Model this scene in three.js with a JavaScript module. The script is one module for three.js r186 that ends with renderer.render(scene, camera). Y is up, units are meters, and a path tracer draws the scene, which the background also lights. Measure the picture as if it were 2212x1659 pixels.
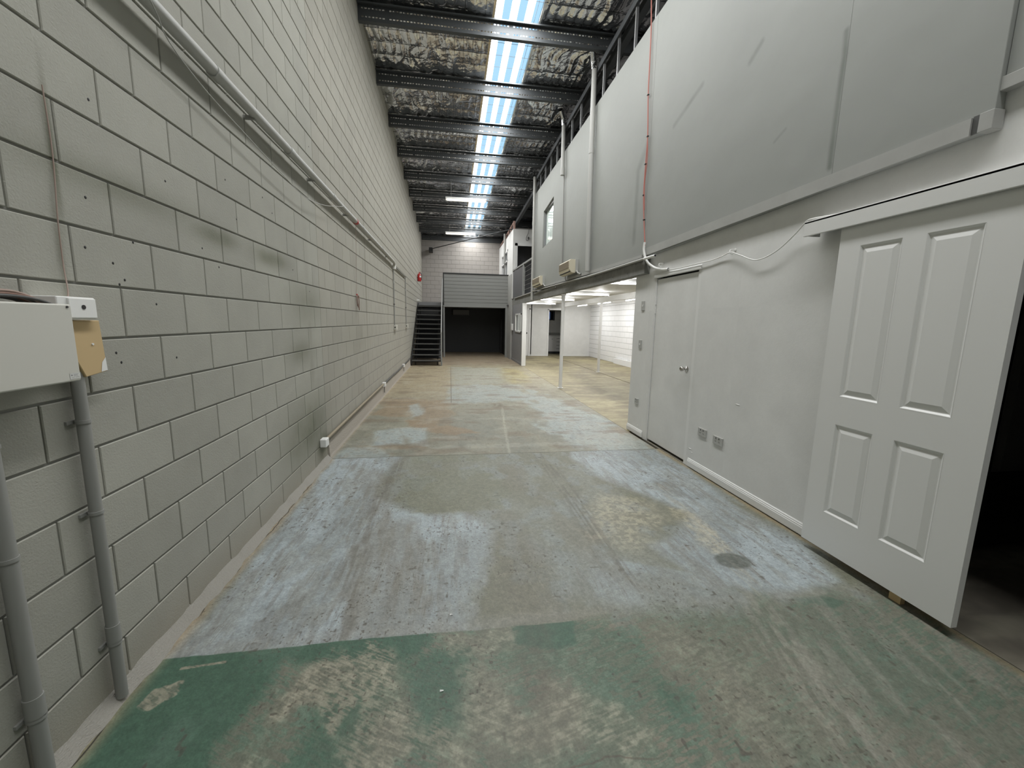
import * as THREE from 'three';
import { RoundedBoxGeometry } from 'three/addons/geometries/RoundedBoxGeometry.js';
import { mergeGeometries, toCreasedNormals, mergeVertices } from 'three/addons/utils/BufferGeometryUtils.js';
import { RectAreaLightUniformsLib } from 'three/addons/lights/RectAreaLightUniformsLib.js';

// ---------------------------------------------------------------- camera, sky, lights, exposure
RectAreaLightUniformsLib.init();
const scene = new THREE.Scene();
const renderer = new THREE.WebGLRenderer({ antialias: true });
renderer.toneMapping = THREE.LinearToneMapping;
renderer.toneMappingExposure = 1.38;
renderer.shadowMap.enabled = true;

const camera = new THREE.PerspectiveCamera(2 * Math.atan(829.5 / 884.04) * 180 / Math.PI, 2212 / 1659, 0.05, 120);
camera.position.set(0, 1.5, 0);
camera.rotation.order = 'YXZ';
camera.rotation.set(-0.150817, -0.15184, 0.018158);
camera.updateMatrixWorld(true);

scene.background = new THREE.Color(2.6, 2.85, 3.1);          // bright overcast daylight above the roof

const DAY = 10.5;                                            // daylight let in by each skylight bay
const TUBE = 48;                                             // fluorescent tubes
const PZ = (k) => -(7 + 1.52 * k);                           // purlin k
const roofY = (z) => 6.05 - 0.04 * (-z - 7);                 // top of the purlins
const SKY0 = 0.665, SKY1 = 1.4;                              // skylight strip
for (let k = -6; k < 9; k++) {
  const z0 = PZ(k), z1 = PZ(k + 1), l = new THREE.RectAreaLight(new THREE.Color(1, 0.985, 0.955), DAY, SKY1 - SKY0 - 0.04, z0 - z1 - 0.12);
  const zc = (z0 + z1) / 2;
  l.position.set((SKY0 + SKY1) / 2, roofY(zc) + 0.005, zc);
  l.rotation.set(-Math.PI / 2, 0, 0);
  l.name = 'skylight_daylight';
  scene.add(l);
}

// ---------------------------------------------------------------- helpers
let seed = 7;
const rnd = () => { seed = (seed * 1664525 + 1013904223) >>> 0; return seed / 4294967296; };
const rr = (a, b) => a + (b - a) * rnd();
const used = {};
const numbered = (n) => { const c = used[n] = (used[n] ?? -1) + 1; return c ? `${n}_${String(c).padStart(3, '0')}` : n; };
const V = (x, y, z) => new THREE.Vector3(x, y, z);
const lerp = THREE.MathUtils.lerp, clamp = THREE.MathUtils.clamp, sstep = (a, b, x) => { const t = clamp((x - a) / (b - a), 0, 1); return t * t * (3 - 2 * t); };

function thing(name, label, category, group, pos = [0, 0, 0]) {
  const o = new THREE.Group(); o.name = numbered(name); o.position.set(...pos); scene.add(o);
  o.userData = { label, category }; if (group) o.userData.group = group;
  return o;
}
function struct(name) { const o = new THREE.Group(); o.name = name; o.userData = { kind: 'structure' }; scene.add(o); return o; }
function fix(g) {                                            // same attributes everywhere, so that geometries merge
  if (g.index) g = g.toNonIndexed();
  if (!g.attributes.normal) g.computeVertexNormals();
  if (!g.attributes.uv) g.setAttribute('uv', new THREE.BufferAttribute(new Float32Array(g.attributes.position.count * 2), 2));
  for (const k of Object.keys(g.attributes)) if (!['position', 'normal', 'uv'].includes(k)) g.deleteAttribute(k);
  return g;
}
const join = (gs) => Array.isArray(gs) ? (gs.length === 1 ? gs[0] : mergeGeometries(gs.map(fix))) : gs;
function part(name, gs, mat, parent, label) {
  const m = new THREE.Mesh(join(gs), mat); m.name = name; m.castShadow = m.receiveShadow = true; parent.add(m);
  if (label) m.userData.label = label;
  return m;
}
function single(name, gs, mat, label, category, group) {
  const m = part(numbered(name), gs, mat, scene); m.userData = { label, category }; if (group) m.userData.group = group; return m;
}
function metreUV(g) {                                        // uv in metres, by the main axis of each normal
  g = fix(g); const p = g.attributes.position, n = g.attributes.normal, uv = g.attributes.uv;
  for (let i = 0; i < p.count; i++) {
    const ax = Math.abs(n.getX(i)), ay = Math.abs(n.getY(i)), az = Math.abs(n.getZ(i));
    if (ax >= ay && ax >= az) uv.setXY(i, -p.getZ(i), p.getY(i)); else if (ay >= az) uv.setXY(i, p.getX(i), -p.getZ(i)); else uv.setXY(i, p.getX(i), p.getY(i));
  }
  return g;
}
const box = (x0, x1, y0, y1, z0, z1) => metreUV(new THREE.BoxGeometry(x1 - x0, y1 - y0, Math.abs(z1 - z0)).translate((x0 + x1) / 2, (y0 + y1) / 2, (z0 + z1) / 2));
const rbox = (x0, x1, y0, y1, z0, z1, r = 0.004, s = 2) => metreUV(new RoundedBoxGeometry(x1 - x0, y1 - y0, Math.abs(z1 - z0), s, r).translate((x0 + x1) / 2, (y0 + y1) / 2, (z0 + z1) / 2));
function cyl(a, b, r, seg = 14, r2 = r) {
  const A = V(...a), B = V(...b), d = B.clone().sub(A), g = new THREE.CylinderGeometry(r2, r, d.length(), seg, 1);
  return g.applyQuaternion(new THREE.Quaternion().setFromUnitVectors(V(0, 1, 0), d.clone().normalize())).translate(...A.add(B).multiplyScalar(0.5).toArray());
}
const tube = (pts, r, n = 40, seg = 8) => new THREE.TubeGeometry(new THREE.CatmullRomCurve3(pts.map((p) => V(...p)), false, 'centripetal'), n, r, seg);
function slope(x0, x1, z0, z1, yb0, yt0, yb1, yt1) {         // a bar along z whose bottom and top run on a slope
  const s = new THREE.Shape([new THREE.Vector2(-z0, yb0), new THREE.Vector2(-z1, yb1), new THREE.Vector2(-z1, yt1), new THREE.Vector2(-z0, yt0)]);
  return metreUV(new THREE.ExtrudeGeometry(s, { depth: x1 - x0, bevelEnabled: false }).rotateY(Math.PI / 2).translate(x0, 0, 0));
}
// a chamfered block on a wall: u along U, v up, t proud along N from origin plane
function block(u0, u1, v0, v1, t, c, place) {
  const R = (i, d) => [[u0 + i, v0 + i, d], [u1 - i, v0 + i, d], [u1 - i, v1 - i, d], [u0 + i, v1 - i, d]];
  const rings = [R(0, -0.004), R(0, t - c), R(c, t)], pos = [], uv = [];
  const quad = (a, b, cc, d) => { for (const q of [a, b, cc, a, cc, d]) { pos.push(...place(...q)); uv.push(q[0], q[1]); } };
  for (let k = 0; k < 2; k++) for (let i = 0; i < 4; i++) { const j = (i + 1) % 4; quad(rings[k][i], rings[k][j], rings[k + 1][j], rings[k + 1][i]); }
  quad(...rings[2]);
  const g = new THREE.BufferGeometry();
  g.setAttribute('position', new THREE.Float32BufferAttribute(pos, 3)); g.setAttribute('uv', new THREE.Float32BufferAttribute(uv, 2));
  g.computeVertexNormals(); return g;
}
// noise
const TAB = new Float32Array(65536); { let s = 99; for (let i = 0; i < 65536; i++) { s = (s * 1664525 + 1013904223) >>> 0; TAB[i] = s / 4294967296; } }
const hsh = (i, j) => TAB[((i * 374761393 + j * 668265263) ^ ((i * 1274126177) >>> 7)) & 65535];
function vn(x, y) { const i = Math.floor(x), j = Math.floor(y); let u = x - i, v = y - j; u = u * u * (3 - 2 * u); v = v * v * (3 - 2 * v); const a = hsh(i, j), b = hsh(i + 1, j), c = hsh(i, j + 1), d = hsh(i + 1, j + 1); return a + (b - a) * u + (c - a) * v + (a - b - c + d) * u * v; }
const fbm = (x, y, o = 4) => { let s = 0, a = 0.5, n = 0; for (let k = 0; k < o; k++) { s += a * vn(x + k * 17.3, y - k * 9.1); n += a; a *= 0.5; x *= 2.03; y *= 2.03; } return s / n; };
function dataTex(w, h, f, srgb = true, wrap = THREE.RepeatWrapping) {
  const d = new Uint8Array(w * h * 4), o = [0, 0, 0];
  for (let j = 0; j < h; j++) for (let i = 0; i < w; i++) { f((i + 0.5) / w, (j + 0.5) / h, o); const k = (j * w + i) * 4; d[k] = clamp(o[0], 0, 255); d[k + 1] = clamp(o[1], 0, 255); d[k + 2] = clamp(o[2], 0, 255); d[k + 3] = 255; }
  const t = new THREE.DataTexture(d, w, h); t.magFilter = THREE.LinearFilter; t.minFilter = THREE.LinearMipmapLinearFilter; t.generateMipmaps = true; t.wrapS = t.wrapT = wrap;
  if (srgb) t.colorSpace = THREE.SRGBColorSpace; t.needsUpdate = true; return t;
}
function sd(P, x, y) {                                       // distance to a polygon, negative inside
  let best = 1e9, ins = false;
  for (let i = 0, j = P.length - 1; i < P.length; j = i++) {
    const [ax, ay] = P[i], [bx, by] = P[j], dx = bx - ax, dy = by - ay, t = clamp(((x - ax) * dx + (y - ay) * dy) / (dx * dx + dy * dy + 1e-9), 0, 1);
    const ex = x - ax - dx * t, ey = y - ay - dy * t; best = Math.min(best, ex * ex + ey * ey);
    if ((ay > y) !== (by > y) && x < ((bx - ax) * (y - ay)) / (by - ay) + ax) ins = !ins;
  }
  return ins ? -Math.sqrt(best) : Math.sqrt(best);
}
const patch = (P, w, amp = 0, k = 1) => { let x0 = 1e9, x1 = -1e9, y0 = 1e9, y1 = -1e9; for (const [x, y] of P) { x0 = Math.min(x0, x); x1 = Math.max(x1, x); y0 = Math.min(y0, y); y1 = Math.max(y1, y); } const m = w + amp; return { P, w, amp, k, x0: x0 - m, x1: x1 + m, y0: y0 - m, y1: y1 + m }; };
const inPatch = (q, x, y, n) => (x < q.x0 || x > q.x1 || y < q.y0 || y > q.y1) ? 0 : q.k * sstep(q.w, -q.w, sd(q.P, x, y) + (n - 0.5) * 2 * q.amp);
const mix3 = (o, c, t) => { o[0] += (c[0] - o[0]) * t; o[1] += (c[1] - o[1]) * t; o[2] += (c[2] - o[2]) * t; };
const mul3 = (o, s) => { o[0] *= s; o[1] *= s; o[2] *= s; };

// ---------------------------------------------------------------- textures
const bumpTex = dataTex(512, 512, (u, v, o) => { const f = (s) => vn(u * s, v * s); const n = 0.5 * f(64) + 0.3 * f(128) + 0.2 * f(256); o[0] = o[1] = o[2] = n * 255; }, false);
const tex = (t, sx, sy, ox = 0, oy = 0) => { const c = t.clone(); c.repeat.set(sx, sy); c.offset.set(ox, oy); c.needsUpdate = true; return c; };

const line = (L, x, y) => { let b = 1e9; for (let i = 0; i < L.length - 1; i++) { const [ax, ay] = L[i], [bx, by] = L[i + 1], dx = bx - ax, dy = by - ay, t = clamp(((x - ax) * dx + (y - ay) * dy) / (dx * dx + dy * dy), 0, 1); b = Math.min(b, Math.hypot(x - ax - dx * t, y - ay - dy * t)); } return b; };

// painted concrete, near half: x -1.4 .. 2.5, z -4.5 .. 0
const BLUE = [
  patch([[-1.24, -1.81], [-1.24, -2.7], [-1.27, -4.5], [-0.6, -4.5], [-0.62, -3.5], [-0.3, -3.1], [0.12, -3.06], [0.3, -2.85], [0.24, -2.25], [0.08, -1.81]], 0.06, 0.16),
  patch([[1.42, -4.5], [2.5, -4.5], [2.47, -3.24], [2.33, -2.72], [2.01, -2.6], [1.77, -3.12], [1.48, -3.57], [1.34, -4.34]], 0.06, 0.12),
  patch([[2.38, -3.25], [2.45, -2.36], [2.31, -1.9], [1.74, -1.89], [1.5, -2.14], [1.4, -2.41], [1.82, -2.78]], 0.06, 0.12),
  patch([[0.9, -2.31], [1.04, -2.3], [1.7, -1.99], [1.5, -1.94]], 0.02, 0.03, 0.7),
  patch([[0.55, -2.6], [1.0, -2.3], [1.5, -1.9], [0.9, -1.85], [0.5, -1.95]], 0.1, 0.2, 0.5),
];
const WORN = [
  patch([[-0.56, -3.4], [-0.2, -2.7], [-0.06, -2.05], [-0.22, -1.87], [-0.5, -1.9], [-0.62, -2.3], [-0.6, -2.8]], 0.08, 0.14, 0.65),
  patch([[-0.92, -4.06], [-0.67, -4.16], [-0.46, -3.56], [-0.51, -3.12], [-0.8, -3.6]], 0.06, 0.1, 0.6),
  patch([[0.28, -3.2], [0.55, -3.0], [0.6, -1.82], [0.3, -1.82]], 0.1, 0.12, 0.5),
  patch([[0.62, -4.0], [0.8, -3.4], [0.98, -2.6], [1.1, -2.0], [0.96, -2.0], [0.8, -2.6]], 0.06, 0.08, 0.45),
  patch([[0.5, -4.18], [0.78, -4.1], [0.73, -3.43], [0.5, -3.5]], 0.04, 0.08, 0.5),
];
const OLIVE = [
  patch([[-0.49, -3.8], [-0.14, -4.0], [0.3, -4.1], [0.55, -3.66], [0.43, -3.09], [-0.14, -3.06], [-0.44, -3.2]], 0.03, 0.08, 0.55),
  patch([[-0.48, -4.5], [0.46, -4.5], [0.38, -4.27], [-0.36, -4.27]], 0.04, 0.05, 0.6),
  patch([[2.14, -2.14], [2.37, -2.04], [2.4, -1.85], [1.92, -1.83], [1.9, -2.04]], 0.05, 0.08, 0.7),
  patch([[1.5, -3.3], [1.6, -3.3], [1.66, -3.1], [1.55, -3.12]], 0.02, 0.03, 0.8),
];
const CREAM = [
  patch([[1.36, -3.26], [1.65, -3.13], [1.56, -2.73], [1.24, -2.44], [1.03, -2.59], [1.08, -2.94]], 0.12, 0.16, 0.62),
  patch([[1.79, -2.95], [1.94, -2.84], [1.88, -2.3], [1.72, -2.3]], 0.04, 0.08, 0.6),
];
const GREEN = [
  patch([[-1.33, -0.6], [-1.24, -1.81], [-0.72, -1.81], [-0.76, -1.6], [-0.84, -1.4], [-0.84, -0.6]], 0.06, 0.12, 1.2),
  patch([[-0.8, -1.83], [-0.1, -1.83], [-0.16, -1.7], [-0.8, -1.74]], 0.04, 0.1, 1.0),
  patch([[0.31, -1.82], [0.6, -1.82], [0.58, -1.67], [0.44, -1.65], [0.31, -1.7]], 0.012, 0.05, 0.85),
  patch([[-0.17, -1.66], [0.04, -1.68], [0.0, -1.36], [-0.14, -1.26]], 0.05, 0.14, 0.75),
  patch([[-0.52, -1.5], [-0.34, -1.5], [-0.38, -1.2], [-0.55, -1.2]], 0.08, 0.18, 0.7),
  patch([[0.86, -1.4], [1.0, -1.36], [0.92, -1.2], [0.8, -1.22]], 0.05, 0.12, 0.6),
  patch([[1.8, -1.81], [2.5, -1.81], [2.5, -0.9], [1.9, -0.9], [1.76, -1.3]], 0.2, 0.4, 0.26),
  patch([[1.84, -1.84], [2.05, -1.84], [2.15, -1.76], [2.05, -1.72]], 0.01, 0.03, 1.0),
];
const BARE = [
  patch([[-0.72, -1.62], [-0.5, -1.68], [-0.34, -1.7], [-0.3, -1.54], [-0.56, -1.44], [-0.6, -1.2], [-0.74, -1.2]], 0.1, 0.3, 0.8),
  patch([[-0.32, -1.46], [-0.16, -1.56], [-0.05, -1.29], [-0.18, -1.15], [-0.32, -1.2]], 0.1, 0.3, 0.7),
  patch([[0.1, -1.5], [0.78, -1.45], [0.76, -1.2], [0.3, -1.1], [0.04, -1.25]], 0.14, 0.35, 0.65),
  patch([[1.0, -1.7], [1.3, -1.7], [1.5, -0.9], [1.0, -0.9]], 0.14, 0.3, 0.5),
  patch([[-0.06, -1.81], [0.3, -1.81], [0.3, -1.68], [0.0, -1.68]], 0.05, 0.12, 0.6),
  patch([[-1.2, -1.58], [-1.18, -1.64], [-1.12, -1.665], [-1.11, -1.62], [-1.15, -1.56]], 0.012, 0.06, 1.3),
  patch([[-1.15, -1.75], [-0.98, -1.765], [-0.98, -1.755], [-1.15, -1.742]], 0.003, 0.014, 1.3),
];
const sumP = (L, x, z, n) => { let s = 0; for (const q of L) { const m = inPatch(q, x, z, n); if (m > s) s = m; } return s; };
const floorNear = dataTex(1800, 2048, (u, v, o) => {
  const x = -1.4 + 3.9 * u, z = -4.5 + 4.5 * v;
  const n1 = fbm(x * 1.7 + 3, z * 1.4, 5), n2 = fbm(x * 7, z * 5 + 40, 4), n3 = vn(x * 90, z * 90), n4 = fbm(x * 26 + 9, z * 4, 3), n5 = fbm(x * 38, z * 38, 3), grit = vn(x * 210 + 3, z * 170) * 0.6 + vn(x * 420, z * 330 + 9) * 0.4;
  const scratch = sstep(0.62, 0.9, vn(x * 230 + z * 16, z * 11 + x * 2)) * sstep(0.42, 0.7, n4) * sstep(0.4, 0.6, n2);
  const soft = lerp(0.004, 0.13, sstep(0.62, 0.95, x) * (x > 1.8 && x < 2.12 ? 0.25 : 1)), side = sstep(-soft, soft, z + 1.81 - (n2 - 0.5) * (0.012 + soft * 1.6) - 0.006 * Math.sin(x * 3));
  if (side < 1) {
    o[0] = 125; o[1] = 127; o[2] = 117; mix3(o, [114, 114, 100], sstep(0.35, 0.65, n1)); mix3(o, [134, 143, 146], sstep(0.5, 0.7, n2) * 0.4);
    mix3(o, [113, 115, 97], sumP(OLIVE, x, z, n2) * 0.8);
    const b = sumP(BLUE, x, z, n1 * 0.5 + n2 * 0.5); mix3(o, [143, 151, 154], b * 0.85); mix3(o, [164, 174, 179], b * sstep(0.45, 0.66, fbm(x * 4 + 50, z * 2.4, 3)) * 0.6); mix3(o, [130, 130, 122], b * sstep(0.5, 0.68, fbm(x * 14 + 5, z * 5, 4)) * 0.4); mix3(o, [112, 110, 104], b * sstep(0.52, 0.7, fbm(x * 34, z * 5, 3)) * 0.35);
    mix3(o, [112, 107, 96], sumP(WORN, x, z, n2) * lerp(0.35, 1, n4) * 0.85);
    mix3(o, [182, 172, 148], sumP(CREAM, x, z, n2) * (0.35 + 0.65 * sstep(0.3, 0.7, n5)) * 0.8);
    const dist = 1 - sstep(0, 0.08, Math.abs(z + 1.85)); mix3(o, [136, 136, 130], dist * 0.35);
    // tyre sweeps
    const t1 = line([[1.0, -4.5], [1.05, -3.4], [1.0, -2.1]], x, z), t2 = line([[-0.5, -4.5], [-0.62, -3.0], [-0.55, -1.81]], x, z), t3 = line([[1.95, -3.4], [1.87, -2.6], [1.7, -1.81]], x, z);
    const ty = Math.max(sstep(0.13, 0.02, t1), 0.8 * sstep(0.12, 0.02, t2)) * sstep(0.3, 0.7, vn(x * 60, z * 5)); mix3(o, [96, 92, 84], ty * 0.5);
    mix3(o, [165, 160, 145], sstep(0.09, 0.01, t3) * sstep(0.35, 0.75, vn(x * 70, z * 6)) * 0.45);
    mix3(o, [104, 98, 88], scratch * 0.35 * (0.4 + b)); mix3(o, [172, 172, 162], sstep(0.78, 0.95, vn(x * 210 - z * 30, z * 8)) * 0.25 * n2);
    const mh = Math.hypot((x - 1.8) / 0.12, (z + 2.2) / 0.09); if (mh < 1.1) mix3(o, [88, 92, 86], sstep(1.08, 0.8, mh) * (0.5 + 0.5 * vn(x * 60, z * 60)));
  }
  if (side > 0) {
    const up = [o[0], o[1], o[2]];
    o[0] = 108; o[1] = 109; o[2] = 96; mix3(o, [124, 119, 105], sstep(0.4, 0.68, n1)); mix3(o, [92, 103, 88], sstep(0.42, 0.66, fbm(x * 3 + 70, z * 3, 4)) * 0.75);
    const g = sumP(GREEN, x, z, n1 * 0.4 + n2 * 0.6), bare = sumP(BARE, x, z, n1 * 0.35 + n2 * 0.65);
    const st1 = fbm((x * 0.85 + z * 0.5) * 26, (z * 0.85 - x * 0.5) * 150, 4), st2 = fbm((x * 0.9 - z * 0.4) * 20, (z * 0.9 + x * 0.25) * 130 + 30, 4), streak = lerp(st1, st2, sstep(-0.2, 0.5, x)) * 0.62 + n5 * 0.38;
    const gm = clamp(g + sstep(0.44, 0.58, streak + 0.18 * (n1 - 0.5) + (x < 0.9 ? 0.03 : -0.04)) * 0.7, 0, 1) * (1 - 0.95 * sstep(0.2, 0.8, bare) * sstep(0.4, 0.56, streak + 0.25 * (bare - 0.5)));
    mix3(o, [146, 141, 124], clamp(bare, 0, 1) * 0.75 * sstep(0.38, 0.54, streak)); mix3(o, [156, 151, 135], sstep(0.54, 0.64, streak) * 0.6 * (1 - 0.8 * clamp(g, 0, 1)));
    mix3(o, [64, 92, 76], gm * lerp(0.72, 0.95, clamp(g, 0, 1))); mix3(o, [84, 108, 94], gm * sstep(0.52, 0.7, n2) * 0.5);
    mix3(o, [92, 82, 72], sstep(0.14, 0.02, line([[0.42, -1.81], [0.35, -1.4], [0.2, -0.9]], x, z)) * n4 * 0.5);
    mix3(o, [158, 155, 142], sstep(0.22, 0.0, line([[1.66, -1.95], [1.55, -1.4], [1.42, -0.9]], x, z)) * sstep(0.42, 0.66, fbm((x + z * 0.28) * 34, z * 7, 3)) * 0.6);
    mix3(o, [146, 144, 134], sstep(1.0, 1.5, x) * sstep(0.5, 0.7, fbm((x + z * 0.3) * 22, z * 3 + 8, 4)) * 0.45); mix3(o, [112, 112, 103], sstep(0.9, 1.6, x) * 0.35);
    mix3(o, [86, 76, 66], sstep(0.006, 0.001, Math.abs(z + 1.135 - 0.06 * (fbm(x * 7, 3, 4) - 0.5))) * sstep(-0.1, 0.1, x) * sstep(0.9, 0.6, x) * 0.6);
    const k = 1 - side; if (k > 0) mix3(o, up, k);
  }
  mix3(o, [74, 68, 60], sstep(0.83, 0.93, vn(x * 42, z * 42)) * sstep(0.5, 0.7, n2) * 0.6);
  const wob = (fbm(z * 5, x * 3, 3) - 0.5) * 0.06;
  mix3(o, [158, 140, 114], sstep(0.09, 0.0, x + 1.29 + wob) * 0.75);                       // bare strip along the block wall
  mix3(o, [40, 36, 32], sstep(0.005, 0.001, Math.abs(x + 1.268 + wob * 0.9)) * sstep(0.4, 0.6, vn(z * 7, 4)) * 0.85);   // crack
  mix3(o, [150, 130, 96], sstep(0.07, 0.0, 2.51 - x + wob) * 0.6);
  mix3(o, [70, 64, 56], sstep(0.82, 0.93, vn(x * 95 + 5, z * 80)) * sstep(0.52, 0.66, fbm(x * 2.6 + 8, z * 2.6, 3)) * 0.6);
  mul3(o, (0.9 + 0.14 * n3 * 0.6 + 0.16 * (n5 - 0.5)) * (0.91 + 0.2 * grit));
}, true, THREE.MirroredRepeatWrapping);

// painted concrete, far half: x -1.4 .. 2.5, z -20.7 .. -4.5
const FBLUE = [
  patch([[-0.76, -7.35], [-0.57, -7.55], [-0.39, -6.58], [-0.62, -6.28]], 0.05, 0.08), patch([[-0.99, -5.64], [-0.72, -5.74], [-0.52, -4.95], [-0.94, -4.9]], 0.05, 0.08),
  patch([[-0.69, -5.74], [-0.34, -5.71], [-0.22, -4.78], [-0.5, -4.9]], 0.05, 0.08), patch([[0.03, -9.62], [1.51, -9.57], [1.85, -7.63], [1.3, -7.66], [0.02, -7.51]], 0.15, 0.3, 0.9),
  patch([[1.66, -9.15], [2.09, -7.86], [2.36, -6.22], [2.45, -4.5], [1.5, -4.5], [1.34, -6.0]], 0.12, 0.35, 0.9), patch([[0.04, -13.46], [1.61, -13.2], [1.31, -9.73], [0.03, -9.77]], 0.2, 0.3, 0.55),
  patch([[-1.2, -4.9], [-0.9, -4.9], [-0.6, -4.5], [-1.25, -4.5]], 0.05, 0.08, 0.9),
];
const FBROWN = [patch([[-1.22, -7.9], [-0.38, -8.0], [0.0, -7.6], [0.0, -6.5], [-0.08, -5.56], [-0.65, -6.28], [-1.12, -6.63], [-1.29, -6.82]], 0.1, 0.25, 0.75), patch([[-0.66, -6.35], [0.18, -5.66], [0.36, -5.4], [-0.2, -5.34], [-0.7, -6.14]], 0.05, 0.15, 0.9), patch([[-1.1, -4.95], [-0.2, -4.9], [-0.25, -4.75], [-1.1, -4.8]], 0.04, 0.08, 0.6), patch([[2.0, -5.5], [2.5, -5.6], [2.5, -4.9], [1.9, -5.1]], 0.1, 0.15, 0.5)];
const FYEL = [patch([[1.69, -13.2], [2.27, -12.57], [2.01, -10.09], [1.5, -9.9], [1.5, -11.5]], 0.2, 0.3, 0.8)];
const floorFar = dataTex(1024, 2048, (u, v, o) => {
  const x = -1.4 + 3.9 * u, z = -20.7 + 16.2 * v, n1 = fbm(x * 1.4 + 13, z * 0.7, 5), n2 = fbm(x * 5, z * 2.4 + 40, 4), n3 = vn(x * 60, z * 60), n5 = fbm(x * 14, z * 9, 3);
  o[0] = 140; o[1] = 138; o[2] = 121; mix3(o, [156, 147, 120], sstep(-7, -11, z) * 0.8 + 0.15 * n1); mix3(o, [122, 123, 111], sstep(-8.5, -4.6, z) * sstep(0.25, 0.55, n1) * 0.9);
  if (x < 0.02) mix3(o, [166, 149, 118], sstep(-6.5, -9, z) * 0.5);
  mix3(o, [150, 132, 112], sstep(-13.4, -15, z) * 0.7);
  mix3(o, [143, 121, 94], sumP(FBROWN, x, z, n2) * 0.85); mix3(o, [172, 160, 108], sumP(FYEL, x, z, n2) * 0.8);
  const b = sumP(FBLUE, x, z, n2); mix3(o, [163, 174, 176], b * 0.85 * lerp(0.7, 1, n5));
  mix3(o, [112, 98, 80], sstep(0.54, 0.74, fbm(x * 2.2 + 4, z * 4.5, 5)) * 0.5); mix3(o, [116, 108, 94], sstep(0.55, 0.75, n5) * 0.35); mix3(o, [172, 170, 158], sstep(0.55, 0.72, fbm(x * 3 + 30, z * 5 + 7, 4)) * 0.3); mix3(o, [96, 86, 72], sstep(0.84, 0.94, vn(x * 30, z * 34)) * 0.4);
  mix3(o, [92, 84, 70], sstep(0.012, 0.003, Math.abs(x - 0.02)) * sstep(-7.4, -7.6, z) * sstep(-13.6, -13.3, z) * 0.7);
  mix3(o, [186, 182, 168], sstep(0.03, 0.005, line([[0.91, -7.04], [0.78, -5.75], [0.7, -4.84], [0.68, -4.5]], x, z) + (n5 - 0.5) * 0.05) * 0.4);
  mix3(o, [90, 78, 62], sstep(0.2, 0.02, Math.hypot((x - 0.85), (z + 7.2) * 0.5)) * sstep(0.4, 0.6, n5) * 0.6);
  mix3(o, [176, 160, 140], sstep(0.07, 0.0, x + 1.3) * 0.6);
  mul3(o, 0.92 + 0.14 * n3 * 0.7 + 0.2 * (n5 - 0.5));
}, true, THREE.ClampToEdgeWrapping);
// bare concrete under the upper floor and in the side rooms, 8 m a tile
const floorRoom = dataTex(1024, 1024, (u, v, o) => {
  const x = u * 8, z = v * 8, n1 = fbm(x * 1.3, z * 0.8, 5), n2 = fbm(x * 2, z * 6 + 40, 4), n5 = fbm(x * 14, z * 14, 3);
  o[0] = 150; o[1] = 140; o[2] = 108; mix3(o, [122, 112, 88], sstep(0.4, 0.66, n1) * 0.7); mix3(o, [176, 166, 128], sstep(0.5, 0.7, n2) * 0.6); mul3(o, 0.95 + 0.2 * (n5 - 0.5));
});
// stains and paint tone of the block wall: distance 0 .. 21 along it, height 0 .. 6
const STAIN = [
  [4.0, 0.45, 0.55, 0.28, 0.5], [4.35, 0.2, 0.22, 0.16, 0.75], [2.65, 1.95, 0.22, 0.05, 0.5], [3.4, 1.93, 0.3, 0.06, 0.5], [4.1, 1.62, 0.4, 0.18, 0.28], [3.9, 1.2, 0.3, 0.1, 0.35], [2.0, 2.0, 0.5, 0.06, 0.28], [6.3, 1.25, 1.1, 0.2, 0.16],
  [6.9, 1.9, 0.05, 0.9, 0.4], [6.9, 3.1, 0.05, 0.8, 0.28], [4.15, 1.4, 0.06, 0.7, 0.18], [6.4, 0.1, 1.3, 0.09, 0.55], [7.6, 0.1, 0.5, 0.1, 0.6], [9.2, 1.8, 0.09, 0.5, 0.2], [1.68, 2.03, 0.012, 0.2, 0.8], [1.66, 1.7, 0.012, 0.22, 0.35],
];
const wallTex = dataTex(2048, 640, (u, v, o) => {
  const x = u * 21, y = v * 6, n = fbm(x * 1.1, y * 1.3, 4), n2 = fbm(x * 9, y * 9, 3); let s = 0;
  for (const [a, b, ra, rb, k] of STAIN) { const d = ((x - a) / ra) ** 2 + ((y - b) / rb) ** 2; if (d < 3) s = Math.max(s, k * Math.exp(-d) * (0.65 + 0.7 * n2)); }
  o[0] = 232; o[1] = 231; o[2] = 222; mul3(o, 0.955 + 0.09 * (n - 0.5) + 0.04 * n2); mix3(o, [112, 116, 92], s);
  if (x > 4.5) mix3(o, [222, 215, 203], 0.35);
  mix3(o, [205, 196, 180], sstep(0.3, 0, y) * 0.5);
});
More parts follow.
